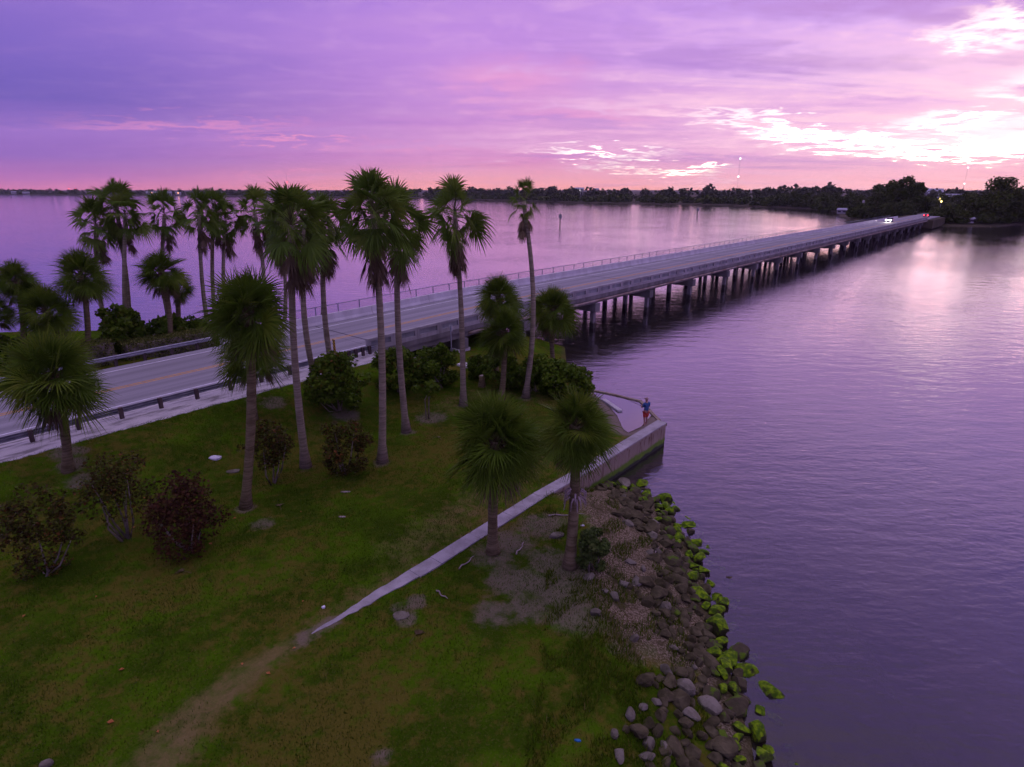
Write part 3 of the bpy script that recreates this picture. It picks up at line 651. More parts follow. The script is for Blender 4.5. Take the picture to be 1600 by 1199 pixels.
back = empty('seawall_return', (BACK[0].x, BACK[0].y, 0)); tag(back, 'thin low return wall closing the wet basin from the open water', 'seawall')
bk = [BACK[0]+(BACK[1]-BACK[0]).normalized()*0.36]+BACK[1:]
seg_blocks(bk, 2.4, 0.10, 0.10, -1.5, 1.40, 'wall_panel', M['seawall'], back, 0.004)
beam = empty('concrete_beam', at(956, 634, 1.35)); tag(beam, 'short pale concrete beam lying at the edge of the wet basin', 'beam')
a_, b_ = at(943, 623, 1.3), at(969, 641, 1.3); dv = (b_-a_); beam.rotation_euler = (0, 0, math.atan2(dv.y, dv.x))
MB().box(-dv.length/2, dv.length/2, -0.15, 0.15, -0.25, 0.08).build('slab', M['concrete'], beam)
mb = MB(); mb.v = [(p.x, p.y, 1.335) for p in BASIN[::-1]]; mb.f = [tuple(range(len(BASIN)))]; mb.mi = [0]
tag(mb.build('puddle', M['puddle']), kind='structure')

# ------------------------------------------------------------------ palms
def frond_mesh(name, elev, pet, blade, nseg, spread, droop, fold, width, m_leaf, m_pet, seed, ragged=0.12, roll=0.0):
    """one fan leaf, attached at the origin, pointing along +X, gravity along -Z"""
    r = random.Random(seed); e = R(elev)
    o = Vector((math.cos(e), 0, math.sin(e))); s = Vector((0, 1, 0)); m_ = s.cross(o)*-1 if False else o.cross(s)*1
    if m_.z < 0: m_ = -m_
    mb = MB()
    sag = 0.16*pet*max(0.2, math.cos(e))
    pts = [o*(pet*k/3)-Vector((0, 0, sag*(k/3)**2)) for k in range(4)]
    mb.tube(pts, [0.028, 0.02, 0.016, 0.012], 4, 1)
    base = pts[-1]; tdir = (pts[-1]-pts[-2]).normalized(); mm = tdir.cross(s); mm = mm if mm.z > 0 else -mm
    s = s*math.cos(roll)+mm*math.sin(roll); mm = tdir.cross(s); mm = mm if mm.z > 0 else -mm
    for k in range(nseg):
        f = k/(nseg-1)*2-1; a = R(spread)*f+r.uniform(-0.03, 0.03)
        L = blade*(1-0.22*f*f)*r.uniform(1-ragged, 1+ragged*0.5)
        d = tdir*math.cos(a)+s*math.sin(a)+mm*(fold*abs(math.sin(a)))-mm*0.05
        d.normalize(); side = mm.cross(d).normalized()
        w_ = width*L*r.uniform(0.85, 1.1); tw = r.uniform(-0.5, 0.5); side = (side*math.cos(tw)+mm*math.sin(tw)).normalized()
        g = droop*r.uniform(0.7, 1.35)
        def P(t_): return base+d*(L*t_)-Vector((0, 0, g*L*t_**2.4))
        p0, p1, p2, p3 = base+tdir*0.02, P(0.42), P(0.74), P(1.0)
        mb.add([p0-side*w_*0.12, p0+side*w_*0.12, p1-side*w_*0.5, p1+side*w_*0.5, p2-side*w_*0.3, p2+side*w_*0.3, p3],
               [(0, 1, 3, 2), (2, 3, 5, 4), (4, 5, 6)], 0)
    return mb.mesh(name, [m_leaf, m_pet])
SAB, WAS, DEAD, SDEAD = {}, {}, {}, {}
for e in (80, 60, 40, 20, 0, -20, -40, -58):
    SAB[e] = [frond_mesh('frond', e, 0.70, 1.0, 36, 122, 0.16 if e > 30 else 0.30, 0.34, 0.046, M['sabal'], M['petiole'], e+100+j, 0.12, (-0.95, 0.0, 0.95, 0.5)[j]) for j in range(4)]
for e in (80, 62, 42, 22, 2, -18, -38):
    WAS[e] = [frond_mesh('frond', e, 0.90, 1.0, 24, 98, 0.20 if e > 40 else 0.44, 0.14, 0.085, M['washy'], M['petiole'], e+300+j, 0.2, (-1.0, 0.0, 1.0, -0.5)[j]) for j in range(4)]
for e in (-52, -66, -80):
    DEAD[e] = [frond_mesh('dead_frond', e, 0.75, 0.85, 14, 46, 0.25, 0.05, 0.085, M['dead_frond'], M['dead_frond'], e+500+j, 0.3) for j in range(2)]
def trunk(pts, rads, m_, parent, seg=10):
    mb = MB(); mb.tube(pts, rads, seg); return mb.build('trunk', m_, parent, True)
def closest(d, e): return d[min(d, key=lambda k: abs(k-e))]
def palm(kind, base_px, crown_px, rad_px, label, group, nf=None, skirt=8, flat=1.0, sks=1.0, trk=None, base=None, crown_scale=None, lean=None):
    """crown_px = where the fronds leave the trunk; the trunk foot stands on the ground at base_px"""
    b = base.copy() if base is not None else gp(*base_px)
    r = ray(*crown_px); tt_ = math.hypot(b.x, b.y)/math.hypot(r.x, r.y); top = Vector((0, 0, CAM_Z))+r*tt_
    rad = rad_px*(top-Vector((0, 0, CAM_Z))).length/math.sqrt(F_PX**2+(crown_px[0]-800)**2+(crown_px[1]-599.5)**2)
    e = empty('cabbage_palm' if kind == 'S' else 'fan_palm', b); tag(e, label, 'palm', group)
    rr = random.Random(int(base_px[0]*7+base_px[1]))
    t_ = top-b; H = t_.z; tr = trk or (0.19 if kind == 'S' else 0.17)
    bx, by = rr.uniform(-0.05, 0.05)*H, rr.uniform(-0.05, 0.05)*H
    pts, rads = [], []
    for k in range(13):
        f = k/12; w_ = math.sin(math.pi*f)
        pts.append((t_.x*f+bx*w_, t_.y*f+by*w_, H*f-(0.25 if k == 0 else 0)))
        flare = 1+0.85*math.exp(-f*H/0.35)
        rads.append(tr*flare*(1.12-0.3*f if kind == 'W' else 1.0)*(1+rr.uniform(-0.04, 0.04)))
    trunk(pts, rads, M['bark_grey'] if kind == 'W' else M['bark_brown'], e)
    if kind == 'S':
        n = int((nf or 46)*1.25); sc = rad/1.42; ga = rr.uniform(0, 6.28)
        mb = MB()       # leaf-base boots under the crown
        for k in range(16):
            a = k*2.4; z0 = H-0.75+0.055*k
            p = Vector((t_.x+math.cos(a)*tr*0.9, t_.y+math.sin(a)*tr*0.9, z0))
            mb.tube([p, p+Vector((math.cos(a)*0.10, math.sin(a)*0.10, 0.18)), p+Vector((math.cos(a)*0.24, math.sin(a)*0.24, 0.28))], [0.05, 0.035, 0.012], 4)
        mb.build('leaf_boots', M['dead_frond'], e)
        for k in range(n):
            f = (k+0.5)/n; ev = 84-130*f**0.95+rr.uniform(-16, 16)
            o = link('frond', rr.choice(closest(SAB, ev)), e)
            o.location = (t_.x, t_.y, H-0.30*f+0.05); o.rotation_euler = (0, 0, ga+k*2.39996+rr.uniform(-0.2, 0.2))
            q = sc*rr.uniform(0.68, 1.12); o.scale = (q, q, q*flat*0.93)
        for k in range(9):
            o = link('dead_frond', rr.choice(DEAD[-52]), e); o.location = (t_.x, t_.y, H-0.4); o.rotation_euler = (0, 0, rr.uniform(0, 6.28)); o.scale = (sc*0.8,)*3
    else:
        n = int((nf or 30)*1.0); sc = rad/1.42; ga = rr.uniform(0, 6.28)
        for k in range(n):
            f = (k+0.5)/n; ev = 86-128*f+rr.uniform(-10, 10)
            o = link('frond', rr.choice(closest(WAS, ev)), e)
            o.location = (t_.x, t_.y, H+0.35-0.7*f); o.rotation_euler = (0, 0, ga+k*2.39996+rr.uniform(-0.3, 0.3))
            q = sc*rr.uniform(0.7, 1.18); o.scale = (q, q, q*flat)
        skirt = int(skirt*1.9)
        for k in range(skirt):
            f = k/max(1, skirt); ev = rr.choice((-52, -66, -80, -80))
            o = link('dead_frond', rr.choice(DEAD[ev]), e); o.location = (t_.x*(1-0.02), t_.y, H-0.45-1.3*f*sc); o.rotation_euler = (0, 0, k*2.4+rr.uniform(-0.4, 0.4))
            q = sks*sc*rr.uniform(0.8, 1.05); o.scale = (q*0.9, q*0.9, q)
    return e
def bx_(px, n): # point on local line n seen at column px, just on the far verge
    best = min((abs((lambda q: 800+F_PX*q.x/(q.y*CP-(2.4-CAM_Z)*SP))(BL(n, k*0.2, 2.4))-px), k*0.2) for k in range(-60, 260))
    p = BL(n, best[1]); p.z = gz(p.x, p.y); return p
GW, GS = 'tall fan palms of the park', 'cabbage palms of the park'
# tall fan palms (trunk foot, crown heart, frond reach in photo pixels)
palm('W', (478, 730), (455, 352), 52, 'tall fan palm with thick trunk and brown skirt beside the brownish V-trunked shrub', GW, 38, 12)
palm('W', (597, 722), (583, 335), 56, 'tallest fan palm on the lawn, its spiky crown breaking the horizon', GW, 40, 14)
palm('W', (635, 675), (620, 355), 50, 'fan palm on the lawn leaning against the tallest crown, brown dead fronds on one side', GW, 32, 8)
palm('W', (724, 634), (711, 335), 46, 'solitary tall fan palm with a full brown skirt in front of the bridge parapet', GW, 30, 16)
palm('W', (821, 621), (818, 315), 20, 'slim fan palm with a small narrow crown and stripped trunk beside the sea grape thicket', GW, 16, 13, flat=1.3, sks=1.5)
palm('W', (499, 622), (476, 358), 44, 'fan palm rising behind the big round sea grape bush, crown merged with its neighbours', GW, 28, 6)
palm('W', (524, 606), (506, 352), 40, 'fan palm with a short round brown skirt beside the striped hazard marker', GW, 28, 10)
palm('W', (0, 0), (494, 352), 30, 'thin fan palm growing beyond the bridge fence on the far shore side', GW, 22, 4, base=bx_(499, -53))
palm('W', (0, 0), (436, 362), 34, 'fan palm with a reddish upper trunk half hidden by the hedge-side crowns', GW, 24, 8, base=bx_(438, -52))
palm('W', (0, 0), (398, 332), 32, 'fan palm rising straight behind the shaggy cabbage palm on the lawn', GW, 24, 6, base=bx_(407, -52.5))
palm('W', (1, 0), (352, 345), 27, 'short-crowned fan palm of the trio at the end of the clipped hedge', GW, 22, 8, base=bx_(357, -54))
palm('W', (2, 0), (334, 332), 28, 'middle fan palm of the trio at the end of the clipped hedge', GW, 22, 5, base=bx_(340, -54.5))
palm('W', (3, 0), (311, 335), 30, 'fan palm with a curved trunk and brown skirt behind the clipped hedge', GW, 24, 8, base=bx_(328, -53))
palm('W', (4, 0), (257, 335), 28, 'fan palm with an airy crown rising behind the cabbage palm by the hedge', GW, 22, 7, base=bx_(277, -55))
palm('W', (5, 0), (181, 320), 34, 'taller fan palm of the close cluster at the sea grape clump', GW, 26, 8, base=bx_(205, -54.5))
palm('W', (6, 0), (196, 338), 30, 'fan palm standing trunk to trunk in the close cluster at the sea grape clump', GW, 22, 4, base=bx_(199, -54))
palm('W', (7, 0), (150, 350), 32, 'leaning fan palm of the close cluster, its crown hanging over the lagoon', GW, 26, 8, base=bx_(180, -55))
# cabbage palms
palm('S', (383, 793), (389, 490), 68, 'shaggy cabbage palm with a straight pale trunk alone on the open lawn', GS, 60, flat=1.15)
palm('S', (395, 655), (396, 548), 56, 'short cabbage palm by the guardrail, half hidden behind the shaggy one', GS, 40)
palm('S', (106, 735), (83, 590), 76, 'broad cabbage palm with a stout trunk next to the guardrail', GS, 60)
palm('S', (770, 863), (776, 690), 84, 'bushy cabbage palm standing right beside the seawall cap', GS, 64)
palm('S', (890, 886), (900, 665), 64, 'cabbage palm with dead leaf stubs round its trunk on the shelly bank', GS, 52)
palm('S', (783, 627), (788, 517), 42, 'lower of two overlapping cabbage palms in front of the sea grape thicket', GS, 50)
palm('S', (776, 588), (780, 465), 38, 'upper of two overlapping cabbage palms at the bridge parapet', GS, 46)
palm('S', (867, 590), (865, 482), 42, 'cabbage palm growing out of the sea grape thicket at the water under the bridge', GS, 46)
palm('S', (8, 0), (252, 425), 39, 'cabbage palm on a short trunk rising over the clipped hedge', GS, 46, base=bx_(264, -51.5))
palm('S', (9, 0), (278, 450), 24, 'small cabbage palm tucked behind the one over the hedge', GS, 26, base=bx_(281, -54))
palm('S', (10, 0), (128, 430), 42, 'cabbage palm with a clear trunk against the water left of the hedge end', GS, 48, base=bx_(137, -51))
palm('S', (11, 0), (73, 487), 44, 'low dense cabbage palm on the far verge with its trunk hidden', GS, 50, base=bx_(80, -51))
palm('S', (12, 0), (26, 440), 36, 'cabbage palm on the far verge above the low dense one', GS, 46, base=bx_(32, -53))
palm('S', (13, 0), (-8, 486), 30, 'drooping cabbage palm at the far verge beside a small green bush', GS, 30, base=bx_(-4, -53))
# dead boots on the trunk of the palm by the shelly bank
p_ = gp(890, 886)
stb = empty('trunk_debris', (p_.x+0.12, p_.y, p_.z+3.05)); tag(stb, 'tangle of dead leaf stubs caught round a palm trunk by the seawall', 'dead leaves')
mb = MB()
for k in range(18):
    a = k*2.4; q = Vector((math.cos(a)*0.2, math.sin(a)*0.2, random.uniform(-0.1, 0.3)))
    mb.tube([q, q+Vector((math.cos(a)*0.16, math.sin(a)*0.16, -0.1)), q+Vector((math.cos(a)*0.22, math.sin(a)*0.22, -random.uniform(0.25, 0.6)))], [0.04, 0.03, 0.01], 4)
mb.build('leaf_stub', M['driftwood'], stb)

# ------------------------------------------------------------------ shrubs and leaf clouds
def leaf_cloud(centers, radii, n, size, r_, zs=1.0, elong=1.6):
    """n leaves round the clump centres; returns V, quads, rnd"""
    C = np.array(centers, float); Rd = np.array(radii, float)
    wgt = Rd**2; idx = r_.choice(len(C), n, p=wgt/wgt.sum())
    d = r_.normal(size=(n, 3)); d /= np.linalg.norm(d, axis=1)[:, None]
    rad = Rd[idx]*(0.45+0.55*r_.random(n)**0.6)
    P = C[idx]+d*rad[:, None]*np.array([1, 1, zs])
    u = r_.normal(size=(n, 3))+d*0.4; u[:, 2] *= 0.6; u /= np.linalg.norm(u, axis=1)[:, None]
    v = np.cross(u, d+r_.normal(size=(n, 3))*0.5); v /= np.linalg.norm(v, axis=1)[:, None]+1e-9
    sz = size*(0.6+0.8*r_.random(n))[:, None]
    L, W_ = u*sz*elong*0.5, v*sz*0.5
    nrm = np.cross(u, v)*sz*0.12
    V = np.stack([P-L, P-W_+nrm, P+L, P+W_+nrm], 1).reshape(-1, 3)
    Fq = np.arange(4*n).reshape(-1, 4)
    return V, Fq, np.clip(r_.random(n)*0.75+0.25*r_.random(len(C))[idx], 0, 1)
def shrub(base_px, wpx, hpx, label, m_, n=1600, leaf=0.16, clumps=26, cat='shrub', group=None, base=None, stems=6, name='shrub', lift=0.3, deep=None, stem_h=0.0, seed=0):
    b = base.copy() if base is not None else gp(*base_px)
    dist = (b-Vector((0, 0, CAM_Z))).length; k = dist/F_PX*0.97
    W_, H = wpx*k*1.08, hpx*k/math.cos(math.atan2(CAM_Z-b.z, math.hypot(b.x, b.y)))*0.92
    dp = deep or W_
    r_ = np.random.default_rng(int(base_px[0]*13+base_px[1]+seed)); e = empty(name, b); tag(e, label, cat, group)
    cs, rs = [], []
    for i in range(clumps):
        a = r_.random()*6.283; q = math.sqrt(r_.random()); z = r_.random()
        env = math.sin(math.pi*min(0.97, (0.14+0.8*z)))**0.6
        cr = (0.06+0.13*r_.random())*min(W_, H)
        cs.append((math.cos(a)*q*env*(W_/2-cr*0.6), math.sin(a)*q*env*(dp/2-cr*0.6), stem_h+cr*0.8+z*(H-stem_h-1.7*cr))); rs.append(cr)
    V, Fq_, rn = leaf_cloud(cs, rs, n, leaf, r_)
    V[:, 2] = np.maximum(V[:, 2], 0.03)
    V[:, 2] += 0.0
    link('foliage', np_mesh('foliage', V, Fq_, m_, {'rnd': ('FACE', rn)}), e)
    mb = MB()
    for i in range(stems):
        c = Vector(cs[i]); a0 = Vector((r_.normal()*0.08, r_.normal()*0.08, -0.1)); md = a0.lerp(c, 0.5)+Vector((0, 0, -0.1*H+0.05))
        if stem_h: md = Vector((a0.x*2+c.x*0.45, a0.y*2+c.y*0.45, stem_h*0.8))
        th_ = 0.014+0.007*W_
        mb.tube([a0, md, c], [th_*1.5, th_, th_*0.4], 6)
    mb.build('branch', M['bark'], e, True)
    return e
GSH = 'shrubs scattered on the lawn'
shrub((75, 898), 84, 122, 'straggly red-green shrub on the lawn, the one farthest from the seawall path', M['mixshrub'], 3000, 0.09, 48, group=GSH)
shrub((200, 842), 100, 122, 'open shrub with bare pale stems forking at its foot', M['mixshrub'], 2400, 0.09, 40, group=GSH, stem_h=1.0, stems=7)
shrub((297, 858), 108, 112, 'dense dark red shrub on the lawn', M['redshrub'], 4200, 0.088, 56, group=GSH)
shrub((427, 755), 78, 108, 'brownish shrub on a pale V-shaped trunk between palm trunks', M['mixshrub'], 2400, 0.10, 34, group=GSH, stem_h=0.9, stems=4)
shrub((541, 740), 82, 92, 'sparse reddish-green shrub between two tall fan palm trunks', M['mixshrub'], 2800, 0.10, 32, group=GSH)
shrub((531, 642), 92, 98, 'big round dark green sea grape bush beside the guardrail end', M['seagrape'], 5200, 0.15, 54)
shrub((622, 612), 80, 78, 'sea grape bush with yellowish tips below the bridge parapet', M['seagrape'], 3800, 0.16, 44)
shrub((686, 605), 76, 78, 'rounded green bush under the small white plate at the bridge', M['seagrape'], 3600, 0.16, 40, seed=3)
shrub((670, 655), 44, 66, 'young sapling with a thin bare stem on the lawn below the bridge bushes', M['seagrape'], 500, 0.18, 12, cat='sapling', stem_h=1.6, stems=3)
GT = 'sea grape thicket by the water'
for i, (px, py, w_, h_) in enumerate([(752, 592, 50, 44), (790, 607, 64, 60), (835, 612, 66, 66), (868, 618, 66, 62), (900, 622, 54, 58)]):
    shrub((px, py), w_, h_, ['small leafy bush at the foot of the pale bridge pier', 'dark sea grape bush behind the lower overlapping cabbage palm', 'glossy sea grape bush around the slim fan palm foot',
          'sea grape bush with bright tips below the waterside cabbage palm', 'sea grape bush at the thicket end beside the wet basin'][i], M['seagrape'], 3200, 0.16, 40, group=GT)
shrub((922, 890), 54, 64, 'low feathery green shrub on the shelly bank beside a palm trunk', M['feather'], 2600, 0.10, 24)
# far verge: hedge and sea grapes
def hedge(label, s0, s1, n0, n1, h, seed):
    r_ = np.random.default_rng(seed); b = BL((n0+n1)/2, (s0+s1)/2); b.z = gz(b.x, b.y)
    e = empty('clipped_hedge', b, -TH); tag(e, label, 'hedge'); n = int((s1-s0)*620)
    hn, hs = abs(n1-n0)/2, (s1-s0)/2
    f = r_.random(n); P = np.stack([r_.uniform(-hn, hn, n), r_.uniform(-hs, hs, n), r_.uniform(0.05, h, n)], 1)
    tpm = f < 0.4; P[tpm, 2] = h+r_.normal(0, 0.04, tpm.sum()); sd_ = (f >= 0.4) & (f < 0.75); P[sd_, 0] = hn+r_.normal(0, 0.05, sd_.sum()); en = f > 0.93; P[en, 1] = np.sign(P[en, 1])*hs+r_.normal(0, 0.05, en.sum())
    u = r_.normal(size=(n, 3)); u /= np.linalg.norm(u, axis=1)[:, None]; v = np.cross(u, r_.normal(size=(n, 3))); v /= np.linalg.norm(v, axis=1)[:, None]; sz = 0.055
    V = np.stack([P-u*sz*1.4, P-v*sz, P+u*sz*1.4, P+v*sz], 1).reshape(-1, 3)
    link('foliage', np_mesh('foliage', V, np.arange(4*n).reshape(-1, 4), M['hedge'], {'rnd': ('FACE', r_.random(n))}), e)
    MB().box(-hn*0.8, hn*0.8, -hs*0.95, hs*0.95, -0.1, h*0.9).build('twigs', M['bark'], e)
def s_at(px, n):
    p = bx_(px, n); return p.x*BD.x+p.y*BD.y
hedge('short clipped hedge block beside the gap near the guardrail', s_at(140, -50.2), s_at(185, -50.2), -51.4, -49.7, 1.75, 1)
hedge('long clipped hedge running along the guardrail across the road', s_at(197, -50.2), s_at(336, -50.2), -51.4, -49.7, 1.9, 2)
GV = 'sea grape clumps behind the hedge'
for px, n, w_, h_, lb in [(190, -53, 96, 78, 'tall sea grape clump at the foot of the close fan palm cluster'), (238, -53, 80, 62, 'mid sea grape clump behind the long hedge'), (287, -53.5, 88, 72, 'sea grape clump behind the hedge end near the palm trio'),
                          (25, -53, 64, 52, 'small bright green bush on the sandy far verge'), (322, -53.2, 56, 60, 'leafy clump at the hedge end by the road')]:
    shrub((px, 0), w_, h_, lb, M['seagrape'], 2600, 0.26, 36, group=GV, base=bx_(px, n))

# ------------------------------------------------------------------ riprap rocks
rock_mes = {}
def rock_mesh(seed, m_):
    bm = bmesh.new(); bmesh.ops.create_icosphere(bm, subdivisions=3, radius=1.0)
    off = Vector((seed*7.3, seed*3.1, seed*1.7))
    pl = [(Vector((random.gauss(0, 1), random.gauss(0, 1), random.gauss(0, 1))).normalized(), random.uniform(0.52, 0.86)) for _ in range(13)]
    for v in bm.verts:
        p = v.co.copy(); q = p*(1+0.22*mnoise.noise(p*1.1+off)+0.07*mnoise.noise(p*3.1+off))
        for nr, dd in pl:
            ex = q.dot(nr)-dd
            if ex > 0: q -= nr*ex*0.95
        v.co = q
    me = bpy.data.meshes.new('rock'); bm.to_mesh(me); bm.free(); me.materials.append(m_)
    return me
for k_, nm in (('g', 'algae'), ('h', 'half_algae'), ('d', 'stone'), ('p', 'stone_pale')):
    rock_mes[k_] = [rock_mesh(i*5+ord(k_) % 9, M[nm]) for i in range(6)]
RL = {'g': ('bright green algae-covered rock at the waterline', 'algae rocks along the waterline'), 'h': ('dark wet rock with patches of green algae', 'wet rocks of the riprap bank'),
      'd': ('dry brown rock of the riprap bank', 'dry brown riprap rocks'), 'p': ('pale greyish rock on the upper bank', 'pale rocks on the bank')}
rp = [(p.x, p.y) for p in RIP]
placed = []
def put_rock(x, y, r, k_, sink=0.35, group=True):
    sx, sy, sz = r*random.uniform(0.85, 1.35), r*random.uniform(0.7, 1.0), r*random.uniform(0.5, 0.75)
    o = link('rock', random.choice(rock_mes[k_])); z = gz(x, y)
    o.location = (x, y, z+sz*sink); o.scale = (sx, sy, sz); o.rotation_euler = (random.uniform(-0.35, 0.35), random.uniform(-0.35, 0.35), random.uniform(0, 6.28))
    tag(o, RL[k_][0], 'rock', RL[k_][1]); placed.append((x, y, r))
xy = np.column_stack([rng.uniform(1.5, 9.5, 26000), rng.uniform(8, 30.5, 26000)])
dAx = poly_sd(xy[:, 0], xy[:, 1], POLY_A); dRx = line_d(xy[:, 0], xy[:, 1], rp); dWx = poly_sd(xy[:, 0], xy[:, 1], POLY_W)
arr = np.zeros((0, 3)); cnt = 0
for (x, y), da, dr, dw in zip(xy, dAx, dRx, dWx):
    if cnt >= 330: break
    if dr > 4.2 or dw > -0.25: continue
    wband = 2.3+0.5*math.sin(y*1.1)+0.35*math.sin(y*2.7+1)+0.4*max(0, min(1, (17-y)/4))
    if da > wband or da < -1.15: continue
    if da < -0.25 and random.random() > 0.16: continue
    r = random.choice((0.19, 0.23, 0.27, 0.31, 0.36, 0.43))
    if da < 0.4: r = max(r, 0.25)*1.08
    if da > wband-0.5: r *= 0.75
    if len(arr) and np.any(np.hypot(arr[:, 0]-x, arr[:, 1]-y) < (arr[:, 2]+r)*0.58): continue
    q = random.random(); gl_ = da+random.gauss(0, 0.28)
    k_ = 'g' if gl_ < 0.45 and random.random() < 0.64 else ('h' if gl_ < 1.0 and q < 0.75 else ('p' if (q > 0.88 and da > 1.0) or q > 0.97 else 'd'))
    put_rock(x, y, r, k_, 0.45 if da > -0.1 else (0.9 if random.random() < 0.75 else 0.35)); arr = np.vstack([arr, (x, y, r)]); cnt += 1
# second layer: smaller stones filling the joints
for _ in range(40):
    i = random.randrange(len(arr)); a = random.random()*6.28; x, y = arr[i, 0]+math.cos(a)*arr[i, 2], arr[i, 1]+math.sin(a)*arr[i, 2]
    dd = float(poly_sd(np.array([x]), np.array([y]), POLY_A)[0])
    if dd < 0.2 or float(poly_sd(np.array([x]), np.array([y]), POLY_W)[0]) > -0.2: continue
    put_rock(x, y, random.uniform(0.12, 0.2), 'h' if dd < 0.9 else 'd', 0.7)
# scattered stones higher on the bank
for px, py in [(920, 903), (985, 880), (975, 915), (960, 935), (1005, 890), (968, 1182), (1005, 1108), (985, 1120), (960, 1150), (1012, 1165), (1010, 1185), (945, 925), (1040, 1172), (930, 960), (990, 1000), (890, 760)]:
    p = gp(px, py); put_rock(p.x, p.y, random.uniform(0.14, 0.26), 'p', 0.5)
# small submerged-edge stones out in the water
for px, py in [(1012, 776), (1014, 786), (1048, 796), (1062, 797), (1118, 866), (1130, 877), (1086, 893)]:
    p = at(px, py, 0.0); put_rock(p.x, p.y, 0.2, 'g', 0); o = col.objects[-1] if False else None
# ------------------------------------------------------------------ bank and lawn debris
def stick(px, py, L, ang, label, m_='driftwood', r0=0.03):
    p = gp(px, py); e = MB(); n = 5
    pts = [(L*(k/n-0.5), 0.04*math.sin(k*1.7), 0.03+0.02*math.sin(k*2.1)) for k in range(n+1)]
    e.tube(pts, [r0*(1-0.6*k/n) for k in range(n+1)], 6)
    o = e.build('driftwood', M[m_]); o.location = (p.x, p.y, p.z+0.02); o.rotation_euler = (0, 0, ang); tag(o, label, 'driftwood')
stick(730, 880, 1.0, 1.0, 'thin pale stick on the bare soil beside the bushy palm foot')
stick(690, 931, 0.6, -0.8, 'short pale twig on the lawn outside the seawall path')
stick(885, 806, 1.6, 0.1, 'long grey branch lying on shelly ground by the seawall face')
stick(813, 858, 0.9, 1.2, 'bent brown stick in the leaf litter between two palm trunks')
stick(1020, 868, 1.3, 0.9, 'curved driftwood wedged among the brown riprap rocks')
stick(1000, 915, 1.0, 0.5, 'pale splintered driftwood at the upper edge of the riprap')
def slab(px, py, a, b_, label, m_, cat='stone', h=0.05, name='flat_stone'):
    p = gp(px, py); mb = MB(); k = 10
    pr = [random.uniform(0.8, 1.1) for _ in range(k)]
    for z_, s in ((-0.05, 1.0), (h*0.6, 1.0), (h, 0.86)):
        mb.v += [(a*s*pr[i]*math.cos(6.283*i/k), b_*s*pr[i]*math.sin(6.283*i/k), z_) for i in range(k)]
    for lv in range(2):
        for i in range(k): mb.f.append((lv*k+i, lv*k+(i+1) % k, (lv+1)*k+(i+1) % k, (lv+1)*k+i)); mb.mi.append(0)
    mb.f.append(tuple(2*k+i for i in range(k))); mb.mi.append(0)
    o = mb.build(name, M[m_]); o.location = p; o.rotation_euler = (0, 0, random.uniform(-0.3, 0.3)); tag(o, label, cat); return o
slab(336, 716, 0.32, 0.22, 'pale flat disc set in the lawn near the shaggy palm', 'litter_white', h=0.08)
slab(364, 737, 0.36, 0.2, 'greyish flat stone close to the shaggy palm trunk', 'stone_pale')
slab(627, 962, 0.30, 0.24, 'low brown flat stone beside the thin end of the seawall path', 'stone_pale')
slab(540, 769, 0.26, 0.06, 'pale dead frond scrap on the open lawn nearer the tallest palm', 'driftwood', 'dead leaf', 0.03, 'frond_scrap')
slab(535, 808, 0.16, 0.06, 'pale dead leaf scrap on the lawn closer to the seawall path', 'driftwood', 'dead leaf', 0.03, 'frond_scrap')
slab(506, 950, 0.07, 0.06, 'crumpled white litter beside the end of the seawall path', 'litter_white', 'litter', 0.06, 'litter')
slab(903, 1158, 0.10, 0.04, 'small blue litter in the weeds', 'litter_blue', 'litter', 0.04, 'litter')
slab(73, 1196, 0.16, 0.12, 'pale stone half sunk in the lawn away from every shrub', 'stone_pale', h=0.1)
slab(910, 822, 0.09, 0.05, 'white scrap of litter on the shelly bank', 'litter_white', 'litter', 0.04, 'litter')
slab(870, 838, 0.32, 0.18, 'flat broken slab on shelly ground under the seawall', 'stone_pale', h=0.12)
for i in range(14):
    px, py = random.uniform(20, 620), random.uniform(740, 1150)
    p = gp(px, py)
    if float(poly_sd(np.array([p.x]), np.array([p.y]), POLY_A)[0]) < 3: continue
    mb = MB(); s = random.uniform(0.05, 0.10)
    mb.add([(-s, 0, 0.03), (0, -s*0.7, 0.05), (s, 0, 0.03), (0, s*0.7, 0.06), (0, 0, 0.045)], [(0, 1, 4), (1, 2, 4), (2, 3, 4), (3, 0, 4)])
    o = mb.build('fallen_leaf', M['leaf_orange']); o.location = p; o.rotation_euler = (0, 0, random.uniform(0, 6.28)); tag(o, 'small orange fallen leaf lying on the lawn', 'fallen leaf', 'fallen leaves on the lawn')
for i, (px, py, lb) in enumerate([(440, 800, 'dead brown fan frond lying on the lawn past the shaggy palm foot'), (690, 690, 'dead brown fan frond lying near the palm with a brown skirt'), (640, 1010, 'dead frond lying on the grass between the path end and the weeds'), (300, 900, 'dead frond on the lawn in front of the dark red shrub')]):
    p = gp(px, py); o = link('fallen_frond', DEAD[-52][i % 2]); o.location = (p.x, p.y, p.z+0.12); o.rotation_euler = (0, R(-50), random.uniform(0, 6.28)); o.scale = (0.55,)*3; tag(o, lb, 'dead frond')
# stump
p = gp(753, 604); st = empty('tree_stump', p); tag(st, 'short cut palm stump with a pale top on the lawn by the thicket', 'stump')
MB().tube([(0, 0, -0.2), (0, 0, 0.1), (0.02, 0, 0.45), (0.02, 0, 0.82)], [0.34, 0.27, 0.22, 0.22], 12).build('trunk', M['bark_brown'], st, True)
MB().tube([(0.02, 0, 0.80), (0.02, 0, 0.835)], [0.19, 0.18], 12).build('cut_face', M['driftwood'], st)
